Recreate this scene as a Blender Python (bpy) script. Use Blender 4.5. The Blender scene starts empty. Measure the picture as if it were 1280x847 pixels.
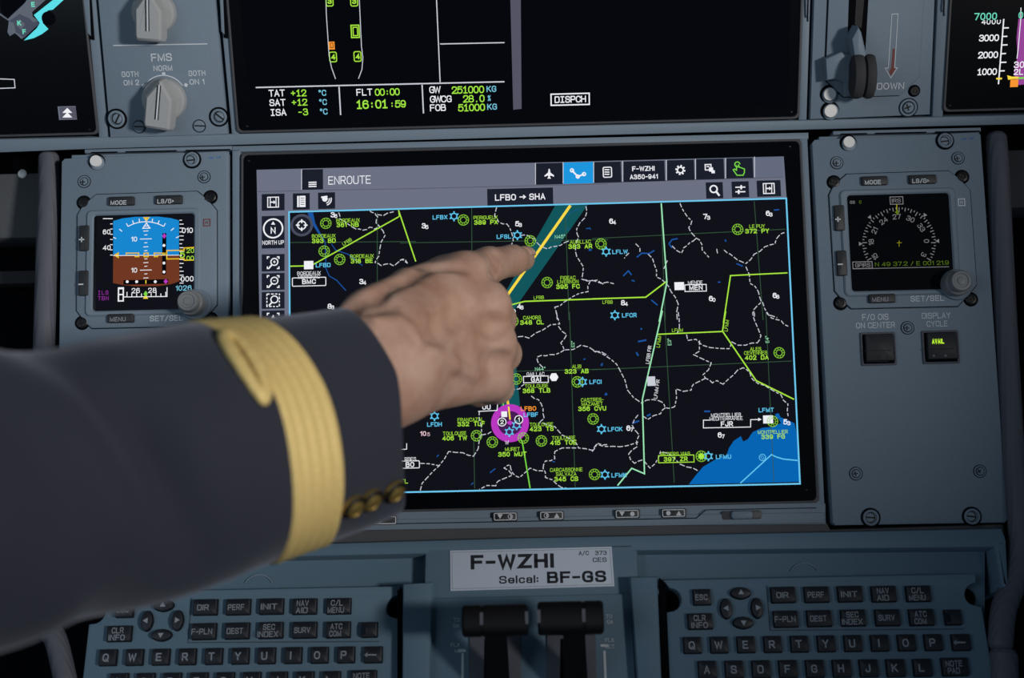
import bpy, math, random
import numpy as np
from mathutils import Matrix, Vector
random.seed(7)
scn = bpy.context.scene
COL = scn.collection

# ------------------------------------------------------------------ camera
FPX, CX, CY, D0 = 1600.0, 640.0, 423.5, 0.80
def nrm(v): return v / np.linalg.norm(v)
u_c = nrm(np.array([1.0, -.0237, -.011]))
w_c = np.array([.0288, 1.0, -.115]); w_c = nrm(w_c - u_c * u_c.dot(w_c))
n_c = -np.cross(u_c, w_c)
TILT = math.radians(31.6)
def axes(t):
    return (np.array([1., 0, 0]), np.array([0, math.sin(t), math.cos(t)]), np.array([0, -math.cos(t), math.sin(t)]))
Uw, Vw, Nw = axes(TILT)
Rcw = np.outer(Uw, u_c) + np.outer(Vw, -w_c) + np.outer(Nw, n_c)      # camera (x right, y down, z ahead) -> world
ORG = np.array([0, 0, 1.0])
CAMP = ORG - Rcw @ np.array([0, 0, D0])
cam_d = bpy.data.cameras.new('camera'); cam = bpy.data.objects.new('camera', cam_d); COL.objects.link(cam)
M = np.eye(4); M[:3, 0] = Rcw[:, 0]; M[:3, 1] = -Rcw[:, 1]; M[:3, 2] = -Rcw[:, 2]; M[:3, 3] = CAMP
cam.matrix_world = Matrix(M.tolist())
cam_d.sensor_width = 36; cam_d.lens = FPX / 1280 * 36; cam_d.clip_start = .02
cam_d.dof.use_dof = True; cam_d.dof.focus_distance = D0; cam_d.dof.aperture_fstop = 4.5
scn.camera = cam

# ------------------------------------------------------------------ light
vs = scn.view_settings
scn.display_settings.display_device = 'sRGB'
vs.view_transform = 'Standard'; vs.look = 'None'; vs.exposure = 0; vs.gamma = 1; vs.use_curve_mapping = False
w = bpy.data.worlds.new('world'); scn.world = w; w.use_nodes = True
w.node_tree.nodes['Background'].inputs[0].default_value = (.46, .72, 1.0, 1)
w.node_tree.nodes['Background'].inputs[1].default_value = .06
def light(name, kind, loc, target, energy, color, **kw):
    d = bpy.data.lights.new(name, kind); o = bpy.data.objects.new(name, d); COL.objects.link(o)
    o.location = loc
    o.rotation_euler = (Vector(target) - Vector(loc)).to_track_quat('-Z', 'Y').to_euler()
    d.energy = energy; d.color = color
    for k, v in kw.items(): setattr(d, k, v)
    return o
light('side_window_daylight', 'SPOT', (1.0, -1.15, 1.62), (-.24, .05, 1.25), 78, (1, .96, .92), spot_size=math.radians(41), spot_blend=1.0, shadow_soft_size=.09)
light('left_fill', 'AREA', (-.9, -1.2, 1.75), (-.05, 0, 1.1), 3.2, (.72, .87, 1), shape='RECTANGLE', size=.7, size_y=.5)  # added weak bluish fill from behind left, no window is known there

# ------------------------------------------------------------------ planes
class Plane:
    def __init__(s, o, t):
        s.O = np.array(o, float); s.U, s.V, s.N = axes(t)
        m = np.eye(4); m[:3, 0] = s.U; m[:3, 1] = s.V; m[:3, 2] = s.N; m[:3, 3] = s.O
        s.M = m
    def uv(s, x, y, h=0):
        d = Rcw @ np.array([(x - CX) / FPX, (y - CY) / FPX, 1.0])
        t = (s.O + s.N * h - CAMP).dot(s.N) / d.dot(s.N)
        p = CAMP + d * t - s.O
        return p.dot(s.U), p.dot(s.V)
    def w(s, u, v, h): return s.O + s.U * u + s.V * v + s.N * h
LOW = Plane(ORG, TILT)
_h = LOW.uv(640, 173)
UP = Plane(LOW.w(0, _h[1], 0), TILT - math.radians(21.4))
_h = LOW.uv(640, 670, .010)
PED = Plane(LOW.w(0, _h[1], .010), TILT + math.radians(14))
def at(x, y, h):
    a, b = LOW.uv(x, y, h); return LOW.w(a, b, h)

# ------------------------------------------------------------------ materials
def lin(c):
    return tuple(((v / 255) / 12.92 if v / 255 <= .04045 else ((v / 255 + .055) / 1.055) ** 2.4) for v in c) + (1,)
MATS = {}
def pm(name, rgb, rough=.5, metal=0, spec=.5, noise=0, nscale=600, bump=0, bscale=1500, **kw):
    m = bpy.data.materials.new(name); m.use_nodes = True; nt = m.node_tree; b = nt.nodes['Principled BSDF']
    b.inputs['Base Color'].default_value = lin(rgb); b.inputs['Roughness'].default_value = rough
    b.inputs['Metallic'].default_value = metal; b.inputs['Specular IOR Level'].default_value = spec
    for k, v in kw.items(): b.inputs[k].default_value = v
    tc = nt.nodes.new('ShaderNodeTexCoord')
    if noise:
        n = nt.nodes.new('ShaderNodeTexNoise'); n.inputs['Scale'].default_value = nscale; n.inputs['Detail'].default_value = 3
        nt.links.new(tc.outputs['Object'], n.inputs['Vector'])
        r = nt.nodes.new('ShaderNodeMix'); r.data_type = 'RGBA'
        c = lin(rgb)
        r.inputs[6].default_value = tuple(v * (1 - noise) for v in c[:3]) + (1,)
        r.inputs[7].default_value = tuple(min(1, v * (1 + noise)) for v in c[:3]) + (1,)
        nt.links.new(n.outputs['Fac'], r.inputs[0]); nt.links.new(r.outputs[2], b.inputs['Base Color'])
    if bump:
        n = nt.nodes.new('ShaderNodeTexNoise'); n.inputs['Scale'].default_value = bscale; n.inputs['Detail'].default_value = 2
        nt.links.new(tc.outputs['Object'], n.inputs['Vector'])
        bp = nt.nodes.new('ShaderNodeBump'); bp.inputs['Strength'].default_value = bump; bp.inputs['Distance'].default_value = .0003
        nt.links.new(n.outputs['Fac'], bp.inputs['Height']); nt.links.new(bp.outputs['Normal'], b.inputs['Normal'])
    MATS[name] = m; return m
def em(name, rgb, k=1.0):
    m = bpy.data.materials.new(name); m.use_nodes = True; nt = m.node_tree
    nt.nodes.remove(nt.nodes['Principled BSDF'])
    e = nt.nodes.new('ShaderNodeEmission'); e.inputs[0].default_value = lin(rgb); e.inputs[1].default_value = k
    nt.links.new(e.outputs[0], nt.nodes['Material Output'].inputs[0])
    MATS[name] = m; return m
pm('panel', (120, 136, 151), .55, spec=.35, noise=.06, bump=.25)
pm('panel_pedestal', (98, 124, 142), .6, spec=.3, noise=.06, bump=.25)
pm('rim', (70, 70, 74), .5)
pm('gap', (6, 7, 12), .9, spec=.1)
pm('glass', (8, 9, 14), .18, spec=.18)
pm('knob_grey', (168, 170, 171), .45, spec=.4, noise=.04)
pm('knob_dark', (128, 131, 134), .45, spec=.4, noise=.04)
pm('engraved', (214, 220, 226), .6)
pm('black_line', (12, 13, 18), .7)
pm('button', (40, 42, 46), .55, noise=.08)
pm('key', (26, 29, 38), .5, noise=.1)
pm('legend', (150, 156, 166), .6)
pm('legend_dim', (96, 104, 112), .6)
pm('screw_dark', (22, 23, 27), .4, .3)
pm('screw_black_slot', (5, 5, 8), .6)
pm('steel', (242, 240, 238), .5, .15, noise=.12, nscale=1500)
pm('lever_black', (9, 9, 12), .5, spec=.3, noise=.1)
pm('wheel_rubber', (62, 62, 64), .75, spec=.2, noise=.15)
pm('tube', (92, 94, 104), .6, spec=.3)
pm('dark_box', (84, 86, 90), .6, spec=.2, noise=.1)
pm('red_mark', (120, 50, 44), .6)
pm('blue_ink', (60, 120, 190), .6)
pm('placard', (205, 216, 232), .5, noise=.03)
pm('print', (20, 24, 36), .6)
pm('groove', (24, 34, 46), .8, spec=.1)
# ribs of the tube sleeve
def _ribs():
    m = MATS['tube']; nt = m.node_tree; b = nt.nodes['Principled BSDF']
    tc = nt.nodes.new('ShaderNodeTexCoord'); wv = nt.nodes.new('ShaderNodeTexWave'); wv.bands_direction = 'Z'
    wv.inputs['Scale'].default_value = 110; wv.inputs['Distortion'].default_value = .4
    nt.links.new(tc.outputs['Object'], wv.inputs['Vector'])
    bp = nt.nodes.new('ShaderNodeBump'); bp.inputs['Strength'].default_value = .35; bp.inputs['Distance'].default_value = .0006
    nt.links.new(wv.outputs['Fac'], bp.inputs['Height']); nt.links.new(bp.outputs['Normal'], b.inputs['Normal'])
_ribs()
# glowing screen colours
for n_, c_ in dict(e_map=(17, 18, 25), e_dark=(7, 8, 14), e_bar=(107, 113, 130), e_bar2=(100, 106, 126), e_btn=(28, 31, 44),
                   e_white=(238, 240, 245), e_soft=(200, 204, 214), e_border=(110, 200, 240), e_lime=(170, 232, 66), e_green=(120, 215, 70),
                   e_grat=(52, 84, 60), e_pale=(158, 232, 184), e_cyan=(96, 198, 238), e_river=(28, 84, 160), e_sea=(6, 100, 178),
                   e_teal=(18, 86, 92), e_yellow=(250, 218, 70), e_magenta=(184, 56, 190), e_vor=(132, 196, 56), e_purple=(70, 28, 84), e_orange=(246, 150, 50),
                   e_pink=(240, 200, 210), e_route=(30, 150, 222), e_grey=(84, 84, 100), e_ecam=(165, 235, 70), e_degree=(120, 200, 225),
                   e_sky=(24, 134, 206), e_earth=(112, 56, 34), e_amber=(232, 190, 40), e_violet=(150, 50, 160), e_aqua=(92, 222, 232),
                   e_taxi=(92, 100, 112), e_dimgreen=(84, 110, 26), e_dimgrey=(120, 120, 122), e_dimyel=(150, 150, 30),
                   e_avail=(200, 255, 60), e_plum=(150, 70, 150), e_mint=(110, 220, 190), e_haze=(70, 76, 92)).items():
    em(n_, c_)

# ------------------------------------------------------------------ mesh helpers
# strokes of plain capital lettering on a 4 x 6 grid: ' ' joins points, '~' rounds the stroke, '*' closes it
GLY = {'A': '0,0 2,6 4,0|.7,1.9 3.3,1.9', 'B': '0,0 0,6|~0,6 2,6 3.7,6 3.7,3.2 2,3.2 0,3.2|~0,3.2 2,3.2 4,3.2 4,0 2,0 0,0', 'C': '~4,4.4 3.9,6 0,6 0,0 3.9,0 4,1.6',
       'D': '0,0 0,6|~0,6 1.6,6 4,6 4,3 4,0 1.6,0 0,0', 'E': '3.6,6 0,6 0,0 3.7,0|0,3.1 3.2,3.1', 'F': '3.6,6 0,6 0,0|0,3 3.1,3', 'G': '~3.9,4.6 3.8,6 0,6 0,0 4,0 4,1.8 4,2.8|4,2.6 4,2.9 2.4,2.9',
       'H': '0,0 0,6|4,0 4,6|0,3.1 4,3.1', 'I': '.5,0 .5,6', 'J': '~3.2,6 3.2,3 3.2,0 .1,0 0,1.8', 'K': '0,0 0,6|3.8,6 0,2.4|1.3,3.6 4,0', 'L': '0,6 0,0 3.5,0', 'M': '0,0 0,6 2.4,.3 4.8,6 4.8,0',
       'N': '0,0 0,6 4,0 4,6', 'O': '~*0,0 4.2,0 4.2,6 0,6', 'P': '0,0 0,6|~0,6 2,6 3.9,6 3.9,2.7 2,2.7 0,2.7', 'Q': '~*0,0 4.2,0 4.2,6 0,6|2.5,1.6 4.3,-.4', 'R': '0,0 0,6|~0,6 2,6 3.8,6 3.8,2.8 2,2.8 0,2.8|2,2.8 4,0',
       'S': '~3.8,4.6 3.7,6 .1,6 .1,3.4 2,3.1 4,2.8 4,0 .1,0 0,1.5', 'T': '0,6 4,6|2,6 2,0', 'U': '~0,6 0,3 0,0 4,0 4,3 4,6', 'V': '0,6 2,0 4,6', 'W': '0,6 1.3,0 2.8,5.4 4.3,0 5.6,6', 'X': '0,0 4,6|0,6 4,0',
       'Y': '0,6 2,2.8 4,6|2,2.8 2,0', 'Z': '0,6 3.9,6 0,0 4,0', '0': '~*.1,0 3.8,0 3.8,6 .1,6', '1': '.7,4.7 2.2,6 2.2,0', '2': '~.1,4.3 .2,6 3.8,6 3.9,3.6 1.5,1.6 0,0|0,0 4,0', '3': '~.2,4.9 .3,6 3.7,6 3.7,3.2 1.5,3.2|~1.5,3.2 4,3.2 4,0 .2,0 0,1.3',
       '4': '3,0 3,6 0,1.7 4.1,1.7', '5': '3.7,6 .6,6 .3,3.1|~.3,3.1 .9,4 4,4 4,0 .2,0 0,1.3', '6': '~3.6,5 3.3,6 .1,6 .1,0 3.9,0 3.9,3.7 .4,3.7 .1,2', '7': '0,6 4,6 1.4,0', '8': '~*.3,3.1 3.7,3.1 3.7,6 .3,6|~*0,0 4,0 4,3.1 0,3.1',
       '9': '~.4,1 .7,0 3.9,0 3.9,6 .1,6 .1,2.3 3.6,2.3 3.9,4', '-': '.4,2.8 2.8,2.8', '\u2212': '.2,3 3.4,3', '+': '.2,3 3.6,3|1.9,1.3 1.9,4.7', '.': '.4,0 .4,.35', ':': '.4,.9 .4,1.3|.4,3.6 .4,4', '/': '0,-.3 2.8,6.3', '\u203a': '.4,1.6 2.2,3 .4,4.4',
       '\u00b0': '~*0,4.2 1.7,4.2 1.7,6.1 0,6.1', '%': '0,0 3.6,6|~*0,4 1.5,4 1.5,6 0,6|~*2.2,0 3.8,0 3.8,2 2.2,2', '\u2192': '0,3 5.6,3|3.8,4.7 5.6,3 3.8,1.3',
       'e': '.1,2.1 3.3,2.1|~3.3,2.1 3.3,4.3 .1,4.3 .1,0 3.1,0 3.3,1', 'l': '.3,0 .3,6.2', 'c': '~3.1,3.2 3,4.3 .1,4.3 .1,0 3,0 3.1,1.1', 'a': '~.3,3.3 .4,4.3 3.1,4.3 3.1,2.4 3.1,0|~*.1,0 3.1,0 3.1,2.4 .1,2.4'}
def chaikin(p, closed, n=3):
    p = [np.array(q, float) for q in p]
    for _ in range(n):
        out = [] if closed else [p[0]]
        m = len(p) if closed else len(p) - 1
        for i in range(m):
            a, b = p[i], p[(i + 1) % len(p)]
            if closed or i > 0: out.append(a * .75 + b * .25)
            if closed or i < m - 1: out.append(a * .25 + b * .75)
        if not closed: out.append(p[-1])
        p = out
    return p
def stroke(pts, wd, closed):
    n = len(pts); L = []; R = []
    if not closed:
        pts = list(pts); pts[0] = pts[0] - nrm(pts[1] - pts[0]) * wd * .5; pts[-1] = pts[-1] + nrm(pts[-1] - pts[-2]) * wd * .5
    for i in range(n):
        p = pts[i]; d1 = nrm(p - pts[i - 1]) if (i or closed) else None; d2 = nrm(pts[(i + 1) % n] - p) if (i < n - 1 or closed) else None
        d1 = d2 if d1 is None else d1; d2 = d1 if d2 is None else d2
        t = d1 + d2; t = nrm(t) if np.linalg.norm(t) > 1e-6 else d1
        nn = np.array([-t[1], t[0]]); k = max(.42, abs(nn.dot([-d1[1], d1[0]])))
        L.append(p + nn * wd / 2 / k); R.append(p - nn * wd / 2 / k)
    m = n if closed else n - 1
    return L + R, [(n + i, n + (i + 1) % n, (i + 1) % n, i) for i in range(m)]
_tc = {}
def text_geo(s, bold=0, serif=False):
    k = (s, bold, serif)
    if k in _tc: return _tc[k]
    wt = .12 + bold * 5; vs_ = []; fs_ = []; x = 0
    for ch in s:
        if ch == ' ': x += .42; continue
        g = GLY.get(ch, GLY['-'])
        if serif and ch == 'I': g = '1.6,0 1.6,6|.2,0 3,0|.2,6 3,6'
        if serif and ch == '1': g += '|.8,0 3.6,0'
        xs = []; prt = []
        for st_ in g.split('|'):
            sm = st_[0] == '~'; st_ = st_.lstrip('~'); cl = st_[0] == '*'; st_ = st_.lstrip('*')
            p = [np.array([float(c) for c in q.split(',')]) for q in st_.split()]
            if sm: p = chaikin(p, cl, 2)
            prt.append((p, cl)); xs += [q[0] for q in p]
        x0 = min(xs); wd_ = max(xs) - x0
        for p, cl in prt:
            q = [np.array([x + wt / 2 + (a[0] - x0) / 6 * (1 - wt * .6), wt / 2 + a[1] / 6 * (1 - wt)]) for a in p]
            v, f = stroke(q, wt, cl); o = len(vs_); vs_ += [tuple(a) for a in v]; fs_ += [tuple(i + o for i in a) for a in f]
        x += wd_ / 6 * (1 - wt * .6) + wt + .13
    _tc[k] = (np.array(vs_) if vs_ else np.zeros((0, 2)), fs_); return _tc[k]
def caph(bold): return 1.0

class MB:
    """collects shapes given in picture coordinates on a plane, links them as one mesh object"""
    def __init__(s, pl, mat='panel', z=1, ox=0, oy=0, h=0, off=(0, 0)):
        s.pl = pl; s.v = []; s.f = []; s.mi = []; s.mn = []; s.off = off; s.mode = 'px'
        s.src(z, ox, oy); s.mat(mat); s.h = h
    def src(s, z=1, ox=0, oy=0): s.z, s.ox, s.oy = z, ox, oy; return s
    def mat(s, m):
        if m not in s.mn: s.mn.append(m)
        s.cm = s.mn.index(m); return s
    def uv(s, x, y):
        a, b = s.pl.uv(s.ox + x / s.z, s.oy + y / s.z, s.h if abs(s.h) > .0005 else 0)
        return a + s.off[0], b + s.off[1]
    def sc(s, x, y):
        a = s.pl.uv(s.ox + x / s.z, s.oy + y / s.z); b = s.pl.uv(s.ox + x / s.z + 1, s.oy + y / s.z); return math.hypot(a[0] - b[0], a[1] - b[1])
    def add(s, vs, fs):
        k = len(s.v); s.v += [tuple(p) for p in vs]
        for f in fs: s.f.append(tuple(i + k for i in f)); s.mi.append(s.cm)
    # flat shapes in local metres
    def fpoly(s, pts): s.add([(a, b, s.h) for a, b in pts], [tuple(range(len(pts)))])
    def fline(s, pts, w, closed=False):
        n = len(pts); L = []; R = []
        for i in range(n):
            p = np.array(pts[i]); a = np.array(pts[i - 1]) if (i or closed) else None
            b = np.array(pts[(i + 1) % n]) if (i < n - 1 or closed) else None
            d1 = nrm(p - a) if a is not None and np.linalg.norm(p - a) > 1e-9 else None
            d2 = nrm(b - p) if b is not None and np.linalg.norm(b - p) > 1e-9 else None
            if d1 is None: d1 = d2
            if d2 is None: d2 = d1
            if d1 is None: return
            t = d1 + d2; t = nrm(t) if np.linalg.norm(t) > 1e-6 else d1
            nn = np.array([-t[1], t[0]]); k = max(.45, abs(nn.dot([-d1[1], d1[0]])))
            L.append(p + nn * w / 2 / k); R.append(p - nn * w / 2 / k)
        vs = [(q[0], q[1], s.h) for q in L + R]
        m = n if closed else n - 1
        s.add(vs, [(n + i, n + (i + 1) % n, (i + 1) % n, i) for i in range(m)])
    # flat shapes in picture coordinates
    def poly(s, pts): s.fpoly([s.uv(*p) for p in pts])
    def rect(s, x0, y0, x1, y1):
        a = s.uv(x0, (y0 + y1) / 2)[0]; c = s.uv(x1, (y0 + y1) / 2)[0]
        b = s.uv((x0 + x1) / 2, y1)[1]; d = s.uv((x0 + x1) / 2, y0)[1]
        s.fpoly([(a, b), (c, b), (c, d), (a, d)]); return a, b, c, d
    def box_line(s, x0, y0, x1, y1, w=1):
        a = s.uv(x0, (y0 + y1) / 2)[0]; c = s.uv(x1, (y0 + y1) / 2)[0]
        b = s.uv((x0 + x1) / 2, y1)[1]; d = s.uv((x0 + x1) / 2, y0)[1]
        s.fline([(a, b), (c, b), (c, d), (a, d)], w * s.sc(x0, y0), True)
    def line(s, pts, w=1, closed=False): s.fline([s.uv(*p) for p in pts], w * s.sc(*pts[0]), closed)
    def dash(s, pts, w=1, on=5, gap=3, jit=.8):
        sc = s.sc(*pts[0]); P = [np.array(s.uv(*p)) for p in pts]
        Q = [P[0]]
        for a, b in zip(P, P[1:]):
            m = (a + b) / 2 + np.array([-(b - a)[1], (b - a)[0]]) * random.uniform(-.16, .16) * jit
            Q += [m, b]
        P = Q; on *= sc; gap *= sc; w *= sc
        cur = [P[0]]; rem = on; draw = True
        for a, b in zip(P, P[1:]):
            L = np.linalg.norm(b - a); t = 0
            if L < 1e-9: continue
            while L - t > rem:
                t += rem; q = a + (b - a) * t / L
                if draw: cur.append(q); s.fline(cur, w)
                draw = not draw; cur = [q]; rem = on * random.uniform(.6, 1.3) if draw else gap
            rem -= L - t
            if draw: cur.append(b)
        if draw and len(cur) > 1: s.fline(cur, w)
    def circle(s, x, y, r, w=1, n=24, a0=0, a1=360):
        c = s.uv(x, y); k = s.sc(x, y); full = abs(a1 - a0) >= 360
        m = n if full else n + 1
        pts = [(c[0] + r * k * math.cos(math.radians(a0 + (a1 - a0) * i / n)), c[1] + r * k * math.sin(math.radians(a0 + (a1 - a0) * i / n))) for i in range(m)]
        s.fline(pts, w * k, full)
    def disc(s, x, y, r, n=20, ry=None):
        c = s.uv(x, y); k = s.sc(x, y); ry = ry or r
        s.fpoly([(c[0] + r * k * math.cos(2 * math.pi * i / n), c[1] + ry * k * math.sin(2 * math.pi * i / n)) for i in range(n)])
    def text(s, t, x, y, hpx, bold=.0, rot=0, sx=1.0, mono=None, align='c', wpx=None):
        """centre of the cap height at (x, y); hpx = cap height in picture pixels; wpx = total width wanted"""
        k = s.sc(x, y); c = s.uv(x, y); H = hpx * k / caph(bold)
        vs_, fs_ = [], []; pos = 0
        if mono:
            step = mono / hpx * caph(bold)
            for ch in t:
                if ch != ' ':
                    v, f = text_geo(ch, bold, True)
                    if len(v):
                        vv = v.copy(); vv[:, 0] += pos - (v[:, 0].max() + v[:, 0].min()) / 2
                        o = len(vs_); vs_ += [tuple(q) for q in vv]; fs_ += [tuple(i + o for i in g) for g in f]
                pos += step
        else:
            v, f = text_geo(t, bold); vs_ = [tuple(q) for q in v]; fs_ = f
        if not vs_: return
        A = np.array(vs_); x0, x1 = A[:, 0].min(), A[:, 0].max(); hc = caph(bold) / 2
        if wpx: sx = wpx * k / ((x1 - x0) * H)
        ax = {'c': (x0 + x1) / 2, 'l': x0, 'r': x1}[align]
        A = (A - [ax, hc]) * [H * sx, H]
        r = math.radians(rot); ca, sa = math.cos(r), math.sin(r)
        s.add([(c[0] + p[0] * ca - p[1] * sa, c[1] + p[0] * sa + p[1] * ca, s.h) for p in A], fs_)
    # solids
    def rr(s, x0, y0, x1, y1, r=2, n=4):
        a = s.uv(x0, (y0 + y1) / 2)[0]; c = s.uv(x1, (y0 + y1) / 2)[0]
        b = s.uv((x0 + x1) / 2, y1)[1]; d = s.uv((x0 + x1) / 2, y0)[1]
        R = r * s.sc(x0, y0); out = []
        for (px, py, q) in ((c - R, b + R, -90), (c - R, d - R, 0), (a + R, d - R, 90), (a + R, b + R, 180)):
            for i in range(n + 1):
                t = math.radians(q + 90 * i / n); out.append((px + R * math.cos(t), py + R * math.sin(t)))
        return out
    def oct(s, x0, y0, x1, y1, ch):
        a = s.uv(x0, (y0 + y1) / 2)[0]; c = s.uv(x1, (y0 + y1) / 2)[0]
        b = s.uv((x0 + x1) / 2, y1)[1]; d = s.uv((x0 + x1) / 2, y0)[1]; k = ch * s.sc(x0, y0)
        return [(a + k, b), (c - k, b), (c, b + k), (c, d - k), (c - k, d), (a + k, d), (a, d - k), (a, b + k)]
    def outline(s, pts): return [s.uv(*p) for p in pts]
    @staticmethod
    def inset(o, c):
        n = len(o); out = []
        for i in range(n):
            p = np.array(o[i]); d1 = nrm(p - np.array(o[i - 1]) + 1e-12); d2 = nrm(np.array(o[(i + 1) % n]) - p + 1e-12)
            n1 = np.array([-d1[1], d1[0]]); n2 = np.array([-d2[1], d2[0]]); m = n1 + n2
            m = m / max(.3, (m.dot(m)) / 2); out.append(tuple(p + m * c))
        return out
    def prism(s, o, h0, h1, ch=.0004):
        ar = sum(o[i - 1][0] * o[i][1] - o[i][0] * o[i - 1][1] for i in range(len(o)))
        if ar < 0: o = o[::-1]
        n = len(o); ins = s.inset(o, ch) if ch else None
        rings = [[(a, b, h0) for a, b in o], [(a, b, h1 - ch) for a, b in o]]
        if ch:
            mid = s.inset(o, ch * .3); rings += [[(a, b, h1 - ch * .3) for a, b in mid], [(a, b, h1) for a, b in ins]]
        vs_ = sum(rings, []); fs_ = []
        for r in range(len(rings) - 1):
            for i in range(n):
                j = (i + 1) % n; fs_.append((r * n + i, r * n + j, (r + 1) * n + j, (r + 1) * n + i))
        fs_.append(tuple((len(rings) - 1) * n + i for i in range(n))); fs_.append(tuple(range(n))[::-1])
        s.add(vs_, fs_)
    def frame(s, oo, oi, h0, h1, ch=.0004, hi=None):
        """ring between two outlines of equal count, oi inside oo, inner wall down to hi"""
        n = len(oo); hi = h0 if hi is None else hi
        rings = [[(a, b, h0) for a, b in oo], [(a, b, h1 - ch) for a, b in oo], [(a, b, h1) for a, b in s.inset(oo, ch)],
                 [(a, b, h1) for a, b in s.inset(oi, -ch)], [(a, b, h1 - ch) for a, b in oi], [(a, b, hi) for a, b in oi]]
        fs_ = []
        for r in range(5):
            for i in range(n):
                j = (i + 1) % n; fs_.append((r * n + i, r * n + j, (r + 1) * n + j, (r + 1) * n + i))
        s.add(sum(rings, []), fs_)
    def lathe(s, x, y, prof, n=28, cap=True, center=None):
        """prof: list of (radius px, height m)"""
        k = s.sc(x, y); c = center or s.uv(x, y); vs_ = []; fs_ = []
        for r, h in prof:
            for i in range(n):
                t = 2 * math.pi * i / n; vs_.append((c[0] + r * k * math.cos(t), c[1] + r * k * math.sin(t), h))
        for r in range(len(prof) - 1):
            for i in range(n):
                j = (i + 1) % n; fs_.append((r * n + i, r * n + j, (r + 1) * n + j, (r + 1) * n + i))
        if cap: fs_.append(tuple((len(prof) - 1) * n + i for i in range(n)))
        s.add(vs_, fs_)
    def build(s, name, parent=None, root_m=None, smooth=35):
        A = np.array(s.v); W = A @ s.pl.M[:3, :3].T + s.pl.M[:3, 3]
        return mesh(name, W, s.f, [MATS[m] for m in s.mn], s.mi, parent, smooth)

ROOTM = {}
def mesh(name, W, faces, mats, mi=None, parent=None, smooth=35, base=None):
    if parent is not None: RM = ROOTM[parent.name]
    else:
        RM = np.eye(4) if base is None else base
    inv = np.linalg.inv(RM); L = np.asarray(W) @ inv[:3, :3].T + inv[:3, 3]
    me = bpy.data.meshes.new(name); me.from_pydata(L.tolist(), [], [tuple(map(int, f)) for f in faces])
    for m in mats: me.materials.append(m)
    if mi is not None and len(mats) > 1: me.polygons.foreach_set('material_index', list(mi))
    me.polygons.foreach_set('use_smooth', [True] * len(me.polygons)); me.update()
    if smooth < 180: me.set_sharp_from_angle(angle=math.radians(smooth))
    o = bpy.data.objects.new(name, me); COL.objects.link(o)
    if parent is not None: o.parent = parent
    else: o.matrix_world = Matrix(RM.tolist())
    ROOTM[o.name] = RM
    return o
def thing(name, label, cat, pl, xy, group=None, h=0, off=(0, 0)):
    o = bpy.data.objects.new(name, None); COL.objects.link(o); o.empty_display_size = .02
    a, b = pl.uv(*xy); m = pl.M.copy(); m[:3, 3] = pl.w(a + off[0], b + off[1], h)
    o.matrix_world = Matrix(m.tolist()); ROOTM[o.name] = m
    o['label'] = label; o['category'] = cat
    if group: o['group'] = group
    return o
def tag(o, label, cat, group=None):
    o['label'] = label; o['category'] = cat
    if group: o['group'] = group
    return o
def lab(o, l): o['label'] = l; return o

# crop windows the measurements were taken in (zoom, x, y)
K1 = (3.994, 0, 0); K2 = (3.459, 290, 0); K3 = (3.459, 640, 0); K4 = (4.2333, 980, 0); K5 = (3.1375, 0, 160)
A6 = (3.85, 300, 180); A7 = (3.85, 500, 180); A8 = (3.85, 740, 180)
B1 = (3.3889, 1010, 150); B2 = (2.7333, 1010, 370); B3 = (3.389, 740, 390); B4 = (3.389, 490, 390)
B6 = (2.4615, 0, 640); B7 = (3.3684, 480, 620); B8 = (2.7826, 820, 620)

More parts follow.
